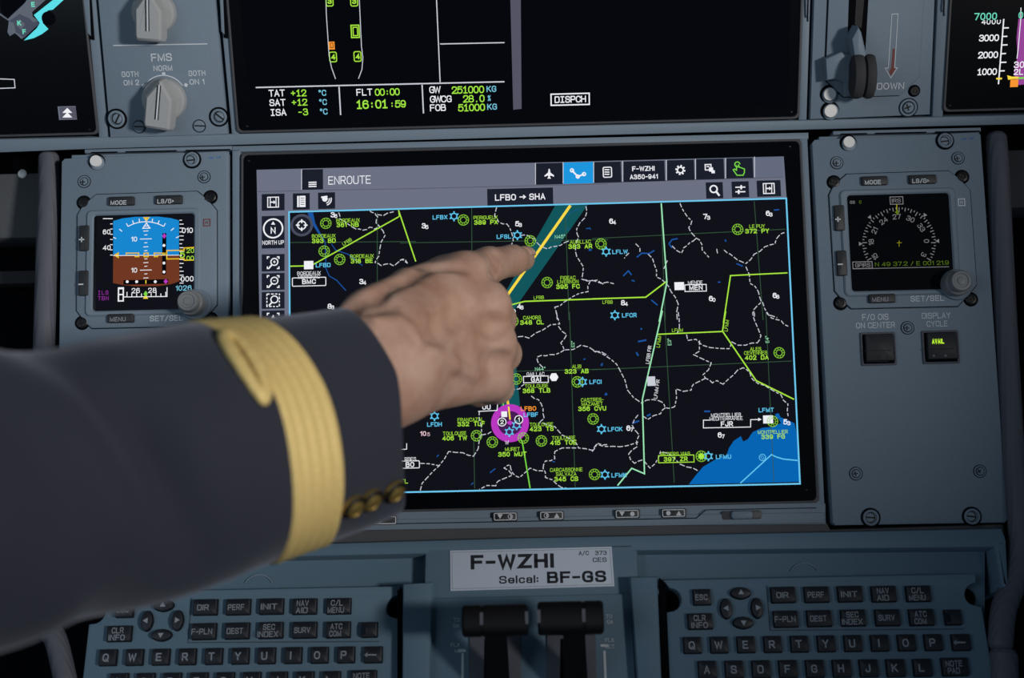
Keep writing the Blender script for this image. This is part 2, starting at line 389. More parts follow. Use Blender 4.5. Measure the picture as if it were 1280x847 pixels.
def screw(pl, x, y, r, parent, kind='slot', h=0, rot=0, off=(0, 0), name='screw'):
    m = MB(pl, 'gap', off=off)
    if kind == 'slot':                                     # captive quarter-turn screw in a collar
        m.lathe(x, y, [(r * 1.22, h), (r * 1.22, h + .0006), (r * 1.1, h + .0007)], 24)
        m.mat('panel'); m.lathe(x, y, [(r, h + .0004), (r, h + .0016), (r * .9, h + .002), (r * .74, h + .002), (r * .7, h + .0012)], 24, cap=False)
        m.mat('screw_dark' if rot == 999 else 'panel'); m.lathe(x, y, [(r * .7, h + .0011), (r * .66, h + .0016), (r * .6, h + .0018)], 24)
        m.mat('screw_black_slot'); m.h = h + .0019
        c = m.uv(x, y); k = m.sc(x, y); t = math.radians(rot); d = r * .6 * k
        m.fline([(c[0] - d * math.cos(t), c[1] - d * math.sin(t)), (c[0] + d * math.cos(t), c[1] + d * math.sin(t))], r * .2 * k)
        m.circle(x, y, r * .62, r * .13, 20)
    elif kind == 'cross':                                  # countersunk cross-head in a ringed seat
        m.mat('groove'); m.lathe(x, y, [(r * 1.25, h), (r * 1.25, h + .0003), (r * 1.15, h + .0003)], 24)
        m.mat('panel'); m.lathe(x, y, [(r * 1.12, h), (r * 1.1, h + .0005), (r * .85, h + .0005)], 24)
        m.mat('groove'); m.lathe(x, y, [(r * .85, h + .0004), (r * .82, h + .0007), (r * .75, h + .0007)], 24)
        m.mat('panel'); m.lathe(x, y, [(r * .7, h + .0006), (r * .66, h + .0011), (r * .5, h + .0012)], 24)
        m.mat('screw_black_slot'); m.h = h + .0013; c = m.uv(x, y); k = m.sc(x, y)
        for q in (rot, rot + 90):
            t = math.radians(q); d = r * .45 * k
            m.fline([(c[0] - d * math.cos(t), c[1] - d * math.sin(t)), (c[0] + d * math.cos(t), c[1] + d * math.sin(t))], r * .2 * k)
    elif kind == 'black':
        m.mat('gap'); m.lathe(x, y, [(r * 1.15, h), (r * 1.12, h + .0004)], 24)
        m.mat('screw_dark'); m.lathe(x, y, [(r * .92, h + .0004), (r * .9, h + .0014), (r * .75, h + .0018), (r * .45, h + .0018), (r * .38, h + .0012)], 24)
        m.mat('screw_black_slot'); m.h = h + .0019; c = m.uv(x, y); k = m.sc(x, y)
        for q in (rot, rot + 90):
            t = math.radians(q); d = r * .6 * k
            m.fline([(c[0] - d * math.cos(t), c[1] - d * math.sin(t)), (c[0] + d * math.cos(t), c[1] + d * math.sin(t))], r * .24 * k)
    elif kind == 'plain':
        m.mat('gap'); m.lathe(x, y, [(r * 1.08, h), (r * 1.06, h + .0003)], 24)
        m.mat('panel'); m.lathe(x, y, [(r * .95, h + .0002), (r * .93, h + .001), (r * .8, h + .0014)], 24)
        m.mat('screw_black_slot'); m.h = h + .0015; c = m.uv(x, y); k = m.sc(x, y); t = math.radians(rot); d = r * .9 * k
        m.fline([(c[0] - d * math.cos(t), c[1] - d * math.sin(t)), (c[0] + d * math.cos(t), c[1] + d * math.sin(t))], r * .22 * k)
    else:                                                  # bright steel pin
        m.lathe(x, y, [(r * 1.25, h), (r * 1.25, h + .0005), (r * 1.1, h + .0006)], 24)
        m.mat('panel'); m.lathe(x + 1, y + 1.5, [(r * 1.1, h + .0003), (r * 1.08, h + .0008), (r, h + .001)], 24)
        m.mat('steel'); m.lathe(x, y, [(r * .88, h + .0005), (r * .88, h + .0026), (r * .82, h + .003), (r * .3, h + .003)], 24)
    o = m.build(name, parent)
    if kind == 'pin': lab(o, 'bright steel screw head')
    if kind == 'black': lab(o, 'black cross-head screw')
    return o

# ------------------------------------------------------------------ setting
def quad_w(name, pts, mat):
    return mesh(name, pts, [tuple(range(len(pts)))], [MATS[mat]])
m = MB(LOW, 'gap')
back = [LOW.w(-1.2, -.75, -.07), LOW.w(1.2, -.75, -.07), LOW.w(1.2, .13, -.07), LOW.w(-1.2, .13, -.07)]
o = mesh('wall_front', np.array(back + [UP.w(1.2, .6, -.05), UP.w(-1.2, .6, -.05)]), [(0, 1, 2, 3), (3, 2, 4, 5)], [MATS['gap']]); o['kind'] = 'structure'

# instrument panel: rails and mullions between the units
ip = thing('instrument_panel', 'blue-grey fascia frame running between and around the display screens', 'panel', UP, (640, 170))
m = MB(UP, 'panel')
m.prism(m.outline([(-60, 193), (-60, 175), (120, 171.5), (640, 159), (1168, 146), (1340, 142), (1340, 154), (1168, 158), (640, 172), (120, 186)]), -.02, .0, .0008)
m.build('middle_rail', ip)
for xs in (((105, -25), (117, -25), (134.5, 172), (123.5, 172)), ((271.5, -25), (281.5, -25), (299, 168), (289.5, 168)),
           ((1003, -25), (1014, -25), (1008.5, 150), (998.5, 150)), ((1173.5, -25), (1190, -25), (1179, 146), (1166, 146))):
    m = MB(UP, 'panel'); m.prism(m.outline(xs), -.02, -.0005, .0006); m.build('mullion', ip)
for (x0, y0, x1, y1) in ((101, -6, 114, 49), (272, -6, 281, 47), (1003.5, -6, 1011, 26), (1175, -6, 1181, 19)):
    m = MB(UP, 'gap'); 
    m.prism(m.outline([(x0 + 4, y0), (x1, y0), (x1 + 4 if x0 < 640 else x1 - 1, y1 + 1), (x1 - 1, y1)]), -.001, .0006, .0002)
    m.mat('panel'); m.prism(m.outline([(x0 + 3.2, y0), (x1 - 2, y0), (x1 if x0 < 640 else x1 - 3, y1 - 4), (x1 - 4, y1 - 8)]), -.001, .0012, .0003)
    m.build('latch', ip)
# lower fascia: lip under the rail with ventilation slots
m = MB(LOW, 'panel')
m.prism(m.outline([(290, 182), (1011, 165), (1011, 173), (290, 189.5)]), -.015, -.0006, .0006)
m.build('middle_lip', ip)
for ox, oy in ((0, 0), (937, -23)):
    m = MB(LOW, 'panel')
    m.prism(m.outline([(88 + ox, 192.5 + oy), (285 + ox, 188 + oy), (285 + ox, 197 + oy), (88 + ox, 200.5 + oy)]), -.012, -.0022, .0004)
    m.prism(m.outline([(105 + ox, 186 + oy), (290 + ox, 181.5 + oy), (290 + ox, 186.5 + oy), (105 + ox, 190.5 + oy)]), -.012, -.0012, .0004)
    m.mat('gap'); m.h = -.0009
    for a, b in ((114, 147), (157, 221), (232, 288)):
        m.poly([(a + ox, 189.8 - (a - 114) * .022 + oy), (b + ox, 189.8 - (b - 114) * .022 + oy), (b + ox, 191.4 - (b - 114) * .022 + oy), (a + ox, 191.4 - (a - 114) * .022 + oy)])
    m.build('vent_strip', ip)
for xs in (((290, 186), (300, 186), (302, 660), (291, 660)), ((999.5, 172), (1009.5, 172), (1032, 652), (1022, 652))):
    m = MB(LOW, 'panel'); m.prism(m.outline(xs), -.015, -.0006, .0005); m.build('mullion', ip)

# ------------------------------------------------------------------ display units
GL = .0002                                                # depth of the glass face
def display(pl, label, corners, rim=2.6, scr=()):
    """corners tl, tr, br, bl of the black glass in picture pixels"""
    cx_ = sum(c[0] for c in corners) / 4; cy_ = sum(c[1] for c in corners) / 4
    t = thing('display_unit', label, 'screen', pl, (cx_, cy_), 'flat cockpit displays')
    P = [pl.uv(*c) for c in corners]
    a = (P[0][0] + P[3][0]) / 2; c = (P[1][0] + P[2][0]) / 2; d = (P[0][1] + P[1][1]) / 2; b = (P[2][1] + P[3][1]) / 2
    def loop(e, R=.003, n=4):
        out = []
        for (px, py, q) in ((c + e - R, b - e + R, -90), (c + e - R, d + e - R, 0), (a - e + R, d + e - R, 90), (a - e + R, b - e + R, 180)):
            for i in range(n + 1):
                th = math.radians(q + 90 * i / n); out.append((px + R * math.cos(th), py + R * math.sin(th)))
        return out
    m = MB(pl, 'rim'); m.frame(loop(.0015), loop(0), -.008, .0012, .0004); m.build('bezel', t)
    m = MB(pl, 'glass'); m.prism(loop(0), -.01, GL, 0)
    m.build('glass_face', t)
    for x, y in scr:
        m = MB(pl, 'screw_dark'); m.lathe(x, y, [(1.6, GL), (1.4, GL + .0003), (.5, GL + .0005)], 10); m.build('corner_pin', t)
    return t

# left screen with airport map
dl = display(UP, 'black screen at far left showing part of a grey and cyan airport map', ((-190, -60), (98, -60), (119.5, 166), (-190, 172)), scr=((112, 162),))
m = MB(UP, 'e_dark', *K1, h=GL + .00004)
m.h = GL + .00008; m.mat('e_taxi')
m.poly([(-40, 60), (0, 65), (40, 95), (55, 80), (120, 20), (150, -20), (250, -20), (150, 70), (190, 105), (160, 140), (110, 195), (75, 165), (50, 180), (38, 160), (45, 105), (0, 75), (-40, 60)])
m.h += .00004; m.mat('e_haze'); m.poly([(45, 105), (98, 70), (200, 115), (120, 190), (80, 160), (70, 115)])
m.h += .00004; m.mat('e_dark'); m.poly([(5, 60), (40, 88), (125, 10), (150, -30), (0, -30)])
m.mat('e_taxi'); m.poly([(98, 95), (125, 120), (108, 150), (80, 120)]); m.poly([(130, 70), (160, 50), (165, 85), (190, 105), (165, 110)])
m.mat('e_aqua'); m.poly([(120, 202), (185, 140), (200, 115), (170, 75), (265, 0), (285, -20), (340, -20), (265, 48), (240, 52), (212, 85), (215, 115), (243, 145), (210, 170), (170, 190)])
m.h += .00004; m.mat('e_dark'); m.disc(243, 92, 8.6); m.mat('e_mint')
for t_, x, y in (('E', 166, 22), ('K', 97, 115), ('F', 122, 158)): m.text(t_, x, y, 6, .02)
m.build('airport_map', dl); m = MB(UP, 'e_soft', *K1, h=GL + .0001); m.line([(-40, 392), (72, 396), (76, 438), (-40, 442)], 1.1)
m.build('text_field', dl)
m = MB(UP, 'e_bar', *K1, h=GL + .0001); m.rect(292, 530, 382, 597); m.h += .00004; m.mat('e_grey'); m.rect(299, 533, 382, 594); m.h += .00004
m.mat('e_white'); m.poly([(337, 538), (362, 563), (312, 563)]); m.poly([(337, 560), (362, 586), (312, 586)])
lab(m.build('scroll_button', dl), 'grey on-screen button with white double arrow')

# upper centre screen
dc = display(UP, 'black upper centre screen with green and white temperature, time and fuel readings', ((281.5, -40), (1001, -40), (996.5, 145), (300, 163.5)),
             scr=((309, 158), (989, 140)))
m = MB(UP, 'e_dark', h=GL + .00003); m.poly([(296, -38), (989, -38), (985, 131), (313, 148)]); m.build('lit_area', dc)
m = MB(UP, 'e_soft', *K2, h=GL + .00006)
m.line([(405, -60), (408, 60), (420, 240), (430, 290), (448, 341)], 1); m.line([(548, -60), (560, 200), (566, 250), (562, 300), (547, 340)], 1)
m.line([(882, -60), (900, 355)], 1.3); m.line([(900, 190), (1178, 184)], 1.3)
m.line([(103, 378), (1178, 353)], 1.6); m.line([(463, 375), (470, 497)], 1.6); m.line([(822, 366), (828, 490)], 1.6)
m.mat('e_lime')
for x, y, t_ in ((422, 5, '3'), (528, 5, '3'), (437, 246, '4'), (543, 244, '4')):
    o_ = m.rr(x - 15, y - 21, x + 15, y + 21, 2); m.fline(o_, 1.2 * m.sc(x, y), True); m.text(t_, x, y, 6.5, .02)
m.box_line(516, 109, 550, 162, 1.4); m.box_line(524, 118, 543, 154, 1.2)
m.mat('e_orange'); m.rect(418, 180, 444, 214); m.h += .00004; m.mat('e_dark'); m.box_line(426, 186, 437, 206, .7); m.h -= .00004
m.mat('e_white')
for t_, x, y, a in (('TAT', 149, 403, 'l'), ('SAT', 152, 444, 'l'), ('ISA', 158, 486, 'l'), ('FLT', 528, 399, 'l'), ('GW', 843, 388, 'l'), ('GWCG', 846, 429, 'l'), ('FOB', 846, 466, 'l')):
    m.text(t_, x + 10, y, 8.4, .005, mono=6.9, align='l')
m.mat('e_ecam')
for t_, x, y in (('+12', 322, 401), ('+12', 326, 441), ('-3', 329, 483)): m.text(t_, x, y, 8.4, .005, mono=6.7, align='r')
m.text('00:00', 725, 396, 8.8, .005, mono=6.2, align='r'); m.text('16:01', 672, 449, 10.8, .006, mono=8, align='r'); m.text(':59', 752, 448, 9, .006, mono=7, align='r')
for t_, x, y in (('251000', 1090, 386), ('28.0', 1092, 425), ('51000', 1094, 463)): m.text(t_, x, y, 9, .005, mono=6.8, align='r')
m.mat('e_degree')
for x, y in ((391, 401), (394, 441), (397, 482)): m.text('\u00b0C', x, y, 7.2, .006)
m.text('KG', 1121, 384, 7.4, .006, mono=6.4); m.text('%', 1112, 424, 7, .006, sx=.7); m.text('KG', 1124, 461, 7.4, .006, mono=6.4)
m.mat('e_grey'); m.poly([(1202, -60), (1248, -60), (1252, 470), (1216, 474)])
m.src(*K3); m.mat('e_white'); m.box_line(169, 405, 334, 453, 1.6); m.text('DISPCH', 252, 429, 8.2, .008, mono=6.6)
m.build('system_page', dc)

# right screen
dr = display(UP, 'black screen at upper right edge with white altitude scale and magenta terrain band', ((1193, -60), (1500, -60), (1500, 128), (1181.5, 137.5)), scr=((1187, 132),))
m = MB(UP, 'e_plum', *K4, h=GL + .00004)
m.poly([(1240, 100), (1400, 95), (1400, 430), (1240, 450), (1215, 390), (1235, 300), (1230, 200)])
m.h += .00006; m.mat('e_white')
m.line([(1162, 100), (1134, 445)], 1.6)
for i, (x, y) in enumerate(((1159, 148), (1156, 193), (1152, 238), (1149, 284), (1146, 330), (1142, 375))): m.line([(x, y), (x + 30 - 5 * (i % 2), y - 1)], 1.5)
for t_, x, y in (('3000', 1137, 199), ('2000', 1132, 289), ('1000', 1126, 378)): m.text(t_, x, y, 8.2, .008, mono=6.3, align='r')
m.text('4000', 1146, 112, 7, .004, mono=6.3, align='r')
m.line([(1253, 40), (1252, 100), (1238, 260), (1232, 310)], 1); m.text('30', 1243, 342, 8, .008); m.text('2L', 1240, 380, 7.4, .008)
m.mat('e_dark'); m.h += .00004; m.rect(1030, 98, 1148, 106); m.mat('e_mint'); m.h += .00004
m.text('7000', 1126, 85, 8.6, .006, mono=7.3, align='r'); m.text('0', 1252, 80, 8, .006)
m.mat('e_yellow'); m.poly([(1180, 398), (1205, 405), (1240, 405), (1240, 416), (1205, 418), (1185, 422)]); m.rect(1122, 411, 1152, 420)
m.mat('e_green'); m.rect(1240, 406, 1400, 416); m.mat('e_orange'); m.rect(1196, 420, 1238, 460)
m.build('altitude_page', dr)

# ------------------------------------------------------------------ lower centre display: the map
dm = display(LOW, 'large lower centre touchscreen with moving map under the pointing finger', ((303, 194.5), (997.5, 176.7), (1021, 624.5), (305, 641.5)),
             scr=((311, 201), (987, 183), (1008, 612)))
L0 = GL + .00004
m = MB(LOW, 'e_bar', h=L0)
m.poly([(320.8, 212.3), (979.5, 195.5), (983.2, 248), (361, 264.6), (363, 617), (329, 618)])
m.h += .00004; m.mat('e_grey'); m.src(*A6); m.line([(85, 229), (297, 225)], .8); m.line([(400, 222), (847, 215)], .8)
m.src(*A7); m.line([(0, 216), (1001, 192)], .8); m.src(*A8); m.line([(0, 188), (920, 160)], .8)
m.src(); m.mat('e_white'); m.text('ENROUTE', 437, 225, 10.5, -.004, align='c', wpx=53)
m.build('toolbar', dm)

def tbutton(src, x0, y0, x1, y1, icon, edge=True, mat='e_btn', name='toolbar_button'):
    m = MB(LOW, mat, *src, h=L0 + .00008); m.rect(x0, y0, x1, y1); m.h += .00004
    cx_, cy_ = (x0 + x1) / 2, (y0 + y1) / 2
    if edge:
        m.mat('e_soft'); m.line([(x0, y1), (x0, y0)], .9)
    m.mat('e_white'); m.h += .00002
    icon(m, cx_, cy_); return m.build(name, dm)
def i_arrowbox(m, x, y):
    m.box_line(x - 26, y - 24, x + 26, y + 24, 1.2); m.line([(x - 14, y - 24), (x - 14, y + 24)], 1.1); m.line([(x + 14, y - 24), (x + 14, y + 24)], 1.1)
    m.line([(x - 12, y), (x + 8, y)], 1.5); m.poly([(x + 2, y - 10), (x + 12, y), (x + 2, y + 10)])
def i_doc(m, x, y):
    m.rect(x - 20, y - 27, x + 20, y + 27); m.mat('e_btn'); m.h += .00003
    m.line([(x - 10, y - 27), (x - 10, y + 27)], .8)
    for k in range(4): m.line([(x - 4, y - 16 + k * 10), (x + 15, y - 16 + k * 10)], .8)
def i_sat(m, x, y):
    m.disc(x - 8, y - 8, 3.4); m.line([(x - 26, y - 16), (x + 4, y - 20)], 2)
    for r in (5, 7.5): m.circle(x - 6, y - 6, r, 1.3, 10, -75, 15)
def i_menu(m, x, y):
    for k in range(3): m.line([(x - 18, y + 14 + k * 10), (x + 20, y + 13 + k * 10)], 1.5)
def i_plane(m, x, y):
    m.poly([(x - 2, y - 24), (x + 3, y - 24), (x + 6, y - 6), (x + 24, y + 8), (x + 24, y + 14), (x + 5, y + 8), (x + 4, y + 16), (x + 10, y + 23), (x - 9, y + 23), (x - 4, y + 16), (x - 4, y + 8), (x - 22, y + 14), (x - 22, y + 8), (x - 5, y - 6)])
def i_route(m, x, y):
    m.line([(x - 30, y - 12), (x - 2, y + 18), (x + 28, y + 6)], 2)
    for a, b in ((-30, -12), (-2, 18), (28, 6)): m.circle(x + a, y + b, 2, 1.4, 12)
def i_page(m, x, y):
    m.fline(m.rr(x - 20, y - 24, x + 20, y + 24, 1.6), 1.3 * m.sc(x, y), True)
    for k in range(3): m.line([(x - 14, y - 12 + k * 11), (x + 10, y - 12 + k * 11)], 1.4)
def i_reg(m, x, y): m.text('F-WZHI', x - 2, y - 13, 6.2, .012, wpx=28); m.text('A350-941', x, y + 26, 6, .012, wpx=35)
def i_gear(m, x, y):
    m.circle(x, y, 3.6, 1.5, 16)
    for k in range(8):
        t = math.radians(k * 45 + 10); m.line([(x + 16 * math.cos(t), y + 16 * math.sin(t)), (x + 24 * math.cos(t), y + 24 * math.sin(t))], 2.2)
def i_chat(m, x, y):
    m.box_line(x - 22, y - 22, x + 6, y + 4, 1.3); m.rect(x - 4, y - 8, x + 16, y + 12); m.line([(x - 16, y - 12), (x - 2, y - 12)], 1.2)
    m.rect(x + 8, y + 6, x + 24, y + 20)
def i_hand(m, x, y):
    m.mat('e_green'); m.circle(x - 10, y - 18, 3.2, 1.3, 14, 0, 320)
    m.line([(x - 14, y - 14), (x - 14, y + 10), (x - 24, y + 4), (x - 30, y + 8), (x - 12, y + 34), (x + 18, y + 34), (x + 24, y + 20), (x + 24, y + 4), (x + 8, y - 2), (x - 4, y - 6), (x - 4, y - 18)], 1.3)
def i_none(m, x, y): pass
def i_fpl(m, x, y): m.text('LFBO \u2192 SHA', x, y, 8, .008, wpx=63)
def i_search(m, x, y): m.circle(x - 4, y - 6, 4.4, 1.8, 18); m.line([(x + 8, y + 6), (x + 24, y + 26)], 2.4)
def i_slide(m, x, y):
    m.line([(x - 24, y - 10), (x + 24, y - 11)], 1.5); m.line([(x - 24, y + 12), (x + 24, y + 11)], 1.5)
    m.line([(x + 4, y - 20), (x + 4, y)], 2); m.line([(x - 8, y + 2), (x - 8, y + 22)], 2)
def i_north(m, x, y):
    y -= 18; m.circle(x, y, 11.8, 1.9, 32); m.text('N', x, y + 10, 8, .01); m.poly([(x, y - 34), (x + 10, y - 18), (x - 10, y - 18)])
    m.text('NORTH UP', x, y + 68, 5.2, .006, wpx=27)
def i_zoom(sign, dashed=False):
    def f(m, x, y):
        m.circle(x + 6, y - 4, 4.4, 1.4, 16); m.line([(x - 6, y + 10), (x - 20, y + 26)], 1.9)
        if sign in '+-': m.line([(x, y - 4), (x + 12, y - 4)], 1)
        if sign == '+': m.line([(x + 6, y - 10), (x + 6, y + 2)], 1)
        if dashed: m.dash([(x - 30, y - 30), (x + 30, y - 30), (x + 30, y + 30), (x - 30, y + 30), (x - 30, y - 30)], 1.3, 3.4, 1.8, 0)
        else:
            for a in (-1, 1):
                for b in (-1, 1):
                    m.line([(x + a * 28, y + b * 18), (x + a * 28, y + b * 28), (x + a * 18, y + b * 28)], 1.4)
    return f
def i_peak(m, x, y):
    m.line([(x - 14, y + 14), (x, y - 12), (x + 14, y + 14)], 2.4)
    for a in (-1, 1): m.line([(x + a * 18, y - 28), (x + a * 28, y - 28), (x + a * 28, y - 18)], 1.4)
for a in ((A6, 297, 122, 400, 220, i_menu), (A7, 652, 92, 783, 195, i_plane), (A7, 785, 88, 930, 190, i_route, True, 'e_route'), (A8, 8, 86, 140, 186, i_page),
          (A8, 148, 82, 350, 181, i_reg), (A8, 358, 77, 492, 174, i_gear), (A8, 498, 72, 635, 170, i_chat), (A8, 643, 68, 775, 165, i_hand), (A8, 782, 62, 920, 160, i_none, True, 'e_bar2'),
          (A6, 105, 240, 215, 320, i_arrowbox, False), (A6, 255, 237, 336, 316, i_doc, False), (A6, 376, 233, 458, 312, i_sat, False), (A7, 420, 213, 737, 297, i_fpl, False),
          (A8, 548, 184, 630, 262, i_search, False), (A8, 672, 180, 755, 257, i_slide, False), (A8, 793, 175, 908, 253, i_arrowbox, False),
          (A6, 105, 346, 215, 502, i_north, False), (A6, 105, 530, 215, 612, i_zoom('+'), False), (A6, 105, 621, 215, 702, i_zoom('-'), False),
          (A6, 105, 711, 215, 792, i_zoom('o', True), False), (A6, 105, 801, 215, 884, i_peak, False)):
    o = tbutton(*a)
    if a[5] is i_route: lab(o, 'bright blue route button')
    if a[5] is i_hand: lab(o, 'button with green pointing hand')

m = MB(LOW, 'e_map', h=L0 + .00008)
MAPQ = [(361.3, 264.8), (982.8, 247.8), (1000, 604.3), (363.5, 618)]
m.poly(MAPQ); Lm = m.h
# rivers and sea
m.h = Lm + .00003; m.mat('e_river'); m.src(*A6)
m.poly([(325, 330), (352, 330), (362, 380), (388, 430), (378, 432), (345, 380)]); m.line([(385, 430), (410, 470), (415, 600), (430, 635), (465, 655), (510, 705)], 1.1)
m.line([(440, 480), (460, 510), (520, 530), (590, 585)], 1)
m.src(*A7); m.line([(800, 360), (815, 335), (845, 318), (872, 312)], .9); m.line([(895, 408), (912, 404), (918, 412)], 1.2); m.line([(800, 408), (820, 410)], 1); m.rect(908, 505, 922, 514)
m.src(*A8)
for p in ([(370, 480), (385, 460), (412, 455)], [(370, 480), (385, 500)], [(215, 545), (240, 525), (275, 527), (300, 512)], [(150, 635), (175, 610), (190, 630)], [(190, 655), (205, 660)],
          [(695, 575), (725, 588)], [(875, 318), (900, 316)], [(285, 750), (315, 775)], [(605, 665), (618, 664)], [(640, 460), (645, 470)]): m.line(p, 1.6)
m.src(*B3)
for p in ([(195, 125), (230, 118)], [(205, 70), (212, 72)], [(188, 170), (196, 185)], [(475, 420), (500, 420)], [(232, 440), (248, 432)], [(170, 470), (200, 460)], [(38, 222), (44, 226)], [(55, 352), (62, 342)]): m.line(p, 2)
m.src(*B4)
for p in ([(335, 730), (345, 722)], [(415, 680), (438, 662)], [(190, 612), (198, 604)], [(560, 430), (575, 440)], [(885, 222), (893, 216)], [(810, 200), (820, 198)], [(905, 345), (912, 350)], [(680, 632), (690, 634)]): m.line(p, 1.3)
m.src(*B3); m.mat('e_sea')
m.poly([(410, 729), (440, 690), (470, 655), (520, 625), (570, 605), (580, 575), (600, 545), (630, 525), (640, 548), (660, 538), (680, 508), (720, 490), (760, 486), (800, 470), (785, 440), (830, 458), (857, 470), (866, 510), (872, 600), (880, 718)])
m.poly([(775, 432), (790, 428), (800, 450), (780, 450)])
m.h += .00003; m.mat('e_cyan'); m.line([(628, 724), (760, 603), (780, 613), (810, 622), (871, 628)], 1.5)
# graticule
m.h = Lm + .00006; m.mat('e_grat')
for src, p in ((A6, [(661, 330), (661, 672)]), (A6, [(240, 474), (847, 469)]), (A7, [(345, 305), (346, 520)]), (A7, [(797, 350), (813, 847)]), (A7, [(0, 476), (1001, 460)]), (A8, [(0, 455), (930, 410)]),
               (A8, [(780, 275), (823, 847)]), (A8, [(331, 290), (352, 847)]), (B3, [(306, 0), (348, 722)]), (B3, [(736, 0), (770, 718)]), (B3, [(0, 244), (845, 207)]), (B4, [(752, 0), (776, 742)]), (B4, [(346, 500), (350, 747)]), (B4, [(500, 251), (915, 241)])):
    m.src(*src); m.line(p, .8)
# department outlines
m.h = Lm + .00009; m.mat('e_soft')
DL = {A6: ([(475, 330), (480, 360), (520, 385), (560, 410), (590, 415), (625, 400), (650, 410), (668, 392)], [(625, 322), (650, 332), (663, 350), (655, 380), (668, 392), (690, 420), (698, 440), (680, 470), (668, 540), (650, 570), (680, 585), (720, 575), (742, 586), (780, 555), (803, 572)], [(662, 340), (690, 345), (712, 332), (740, 326)]),
      A7: ([(465, 305), (455, 345), (475, 375), (515, 385), (535, 420), (545, 465), (520, 497)], [(580, 440), (615, 440), (650, 458), (675, 490), (710, 505), (750, 492), (790, 475), (815, 465)],
           [(895, 300), (890, 355), (850, 410), (860, 450), (845, 490), (850, 540), (882, 590), (875, 650), (915, 660), (905, 710), (860, 720), (830, 735), (790, 760), (745, 785), (757, 847)], [(880, 652), (950, 655), (980, 675)], [(0, 560), (25, 555), (40, 580)], [(450, 660), (490, 645)]),
      A8: ([(423, 285), (445, 330), (480, 370), (465, 402), (490, 440), (515, 460), (530, 510), (562, 545)], [(210, 480), (230, 500), (228, 525)], [(178, 525), (155, 550)], [(270, 530), (300, 580), (310, 640), (350, 665), (380, 710), (415, 770), (410, 847)], [(600, 505), (605, 530)],
           [(635, 510), (665, 530), (740, 575), (780, 530), (830, 495), (880, 480), (900, 440), (930, 425)], [(740, 590), (760, 670), (800, 710), (815, 760), (775, 800), (780, 840)], [(820, 760), (845, 820), (890, 835)], [(0, 655), (45, 670), (105, 672)], [(385, 490), (430, 525), (440, 500), (470, 475), (500, 455)], [(345, 600), (362, 560)]),
      B3: ([(365, 0), (370, 60), (360, 90)], [(400, 95), (405, 120), (440, 115), (500, 150), (580, 155), (590, 125), (650, 140), (700, 130), (715, 100), (690, 40), (680, 0)], [(455, 120), (455, 165), (430, 180), (505, 215), (470, 265), (480, 280), (510, 300), (530, 290), (555, 305), (600, 265), (640, 235), (670, 260), (680, 285), (730, 310), (800, 350), (830, 390), (830, 440)],
           [(480, 280), (430, 305), (420, 330), (355, 325), (350, 400), (310, 405), (295, 380), (255, 370), (210, 385), (150, 330), (120, 250), (80, 200), (30, 170), (0, 160)], [(310, 405), (290, 430), (235, 455), (215, 440)], [(195, 435), (170, 480), (200, 520), (190, 570), (155, 600), (180, 640), (215, 625), (245, 660), (280, 620), (290, 590), (350, 620), (400, 655), (450, 672)],
           [(0, 590), (20, 560), (90, 568), (150, 565), (195, 550)], [(740, 0), (760, 25), (800, 35), (830, 60)]),
      B4: ([(695, 0), (710, 50), (640, 75), (580, 110), (530, 105), (490, 130), (470, 120)], [(705, 60), (740, 95), (715, 130), (730, 160), (800, 140), (860, 165), (915, 185)], [(730, 160), (690, 180), (650, 185), (615, 190), (620, 215), (645, 238)], [(450, 322), (500, 320), (540, 325), (560, 305)], [(590, 355), (620, 370), (640, 410), (645, 450), (620, 480)],
           [(640, 470), (690, 485), (720, 520), (780, 555), (790, 575), (850, 585), (870, 555), (915, 560)], [(780, 575), (720, 575), (690, 590), (690, 620), (650, 630), (640, 660), (650, 700), (700, 730), (740, 745)], [(640, 672), (585, 660), (540, 700), (510, 680), (500, 645), (475, 660), (510, 690), (450, 715), (440, 735), (370, 750)], [(120, 755), (150, 700), (200, 650), (240, 590), (300, 595), (345, 610), (370, 540), (378, 480), (370, 420)], [(120, 640), (200, 650)], [(380, 520), (430, 500)])}
for src, ls in DL.items():
    m.src(*src)
    for p in ls: m.dash(p, 1.05, 5.5, 2.2)
# airspace borders
m.h = Lm + .00012; m.mat('e_lime'); m.src(*A6); m.line([(240, 588), (335, 586), (360, 576), (765, 350)], 1.5); m.line([(763, 318), (846, 565)], 1.5); m.line([(765, 330), (767, 350)], 1.2)
m.src(*A7); m.line([(470, 790), (600, 757), (1000, 743)], 1.6); m.src(*A8); m.line([(0, 745), (258, 737), (357, 662)], 1.6); m.line([(632, 860), (666, 633), (940, 620)], 1.5)
m.src(*B3); m.line([(566, -4), (552, 82), (278, 94)], 1.5); m.line([(552, 80), (695, 290), (855, 369)], 1.6)
m.mat('e_pale'); m.src(*A8); m.line([(333, 285), (360, 665), (323, 855)], 1.6); m.src(*B3); m.line([(298, -6), (213, 370), (222, 684), (168, 661), (108, 734)], 1.6)
m.mat('e_green'); m.src(*B4); m.line([(515, 485), (552, 550), (585, 745)], 1.5)
# flight plan track
m.h = Lm + .00003; m.src(); m.mat('e_teal'); m.poly([(694, 257), (734.5, 256), (645, 383), (640, 402), (650, 507), (626, 508), (616, 402), (622, 382)])
m.h = Lm + .00015; m.mat('e_yellow'); m.src(*A7); m.line([(820, 296), (480, 780)], 3.4); m.src(*B4); m.line([(455, -20), (482, 310), (500, 457)], 3)
m.mat('e_green'); m.line([(468, 340), (474, 432)], 1.5); m.mat('e_orange'); m.line([(484, 330), (497, 440)], 1.2)
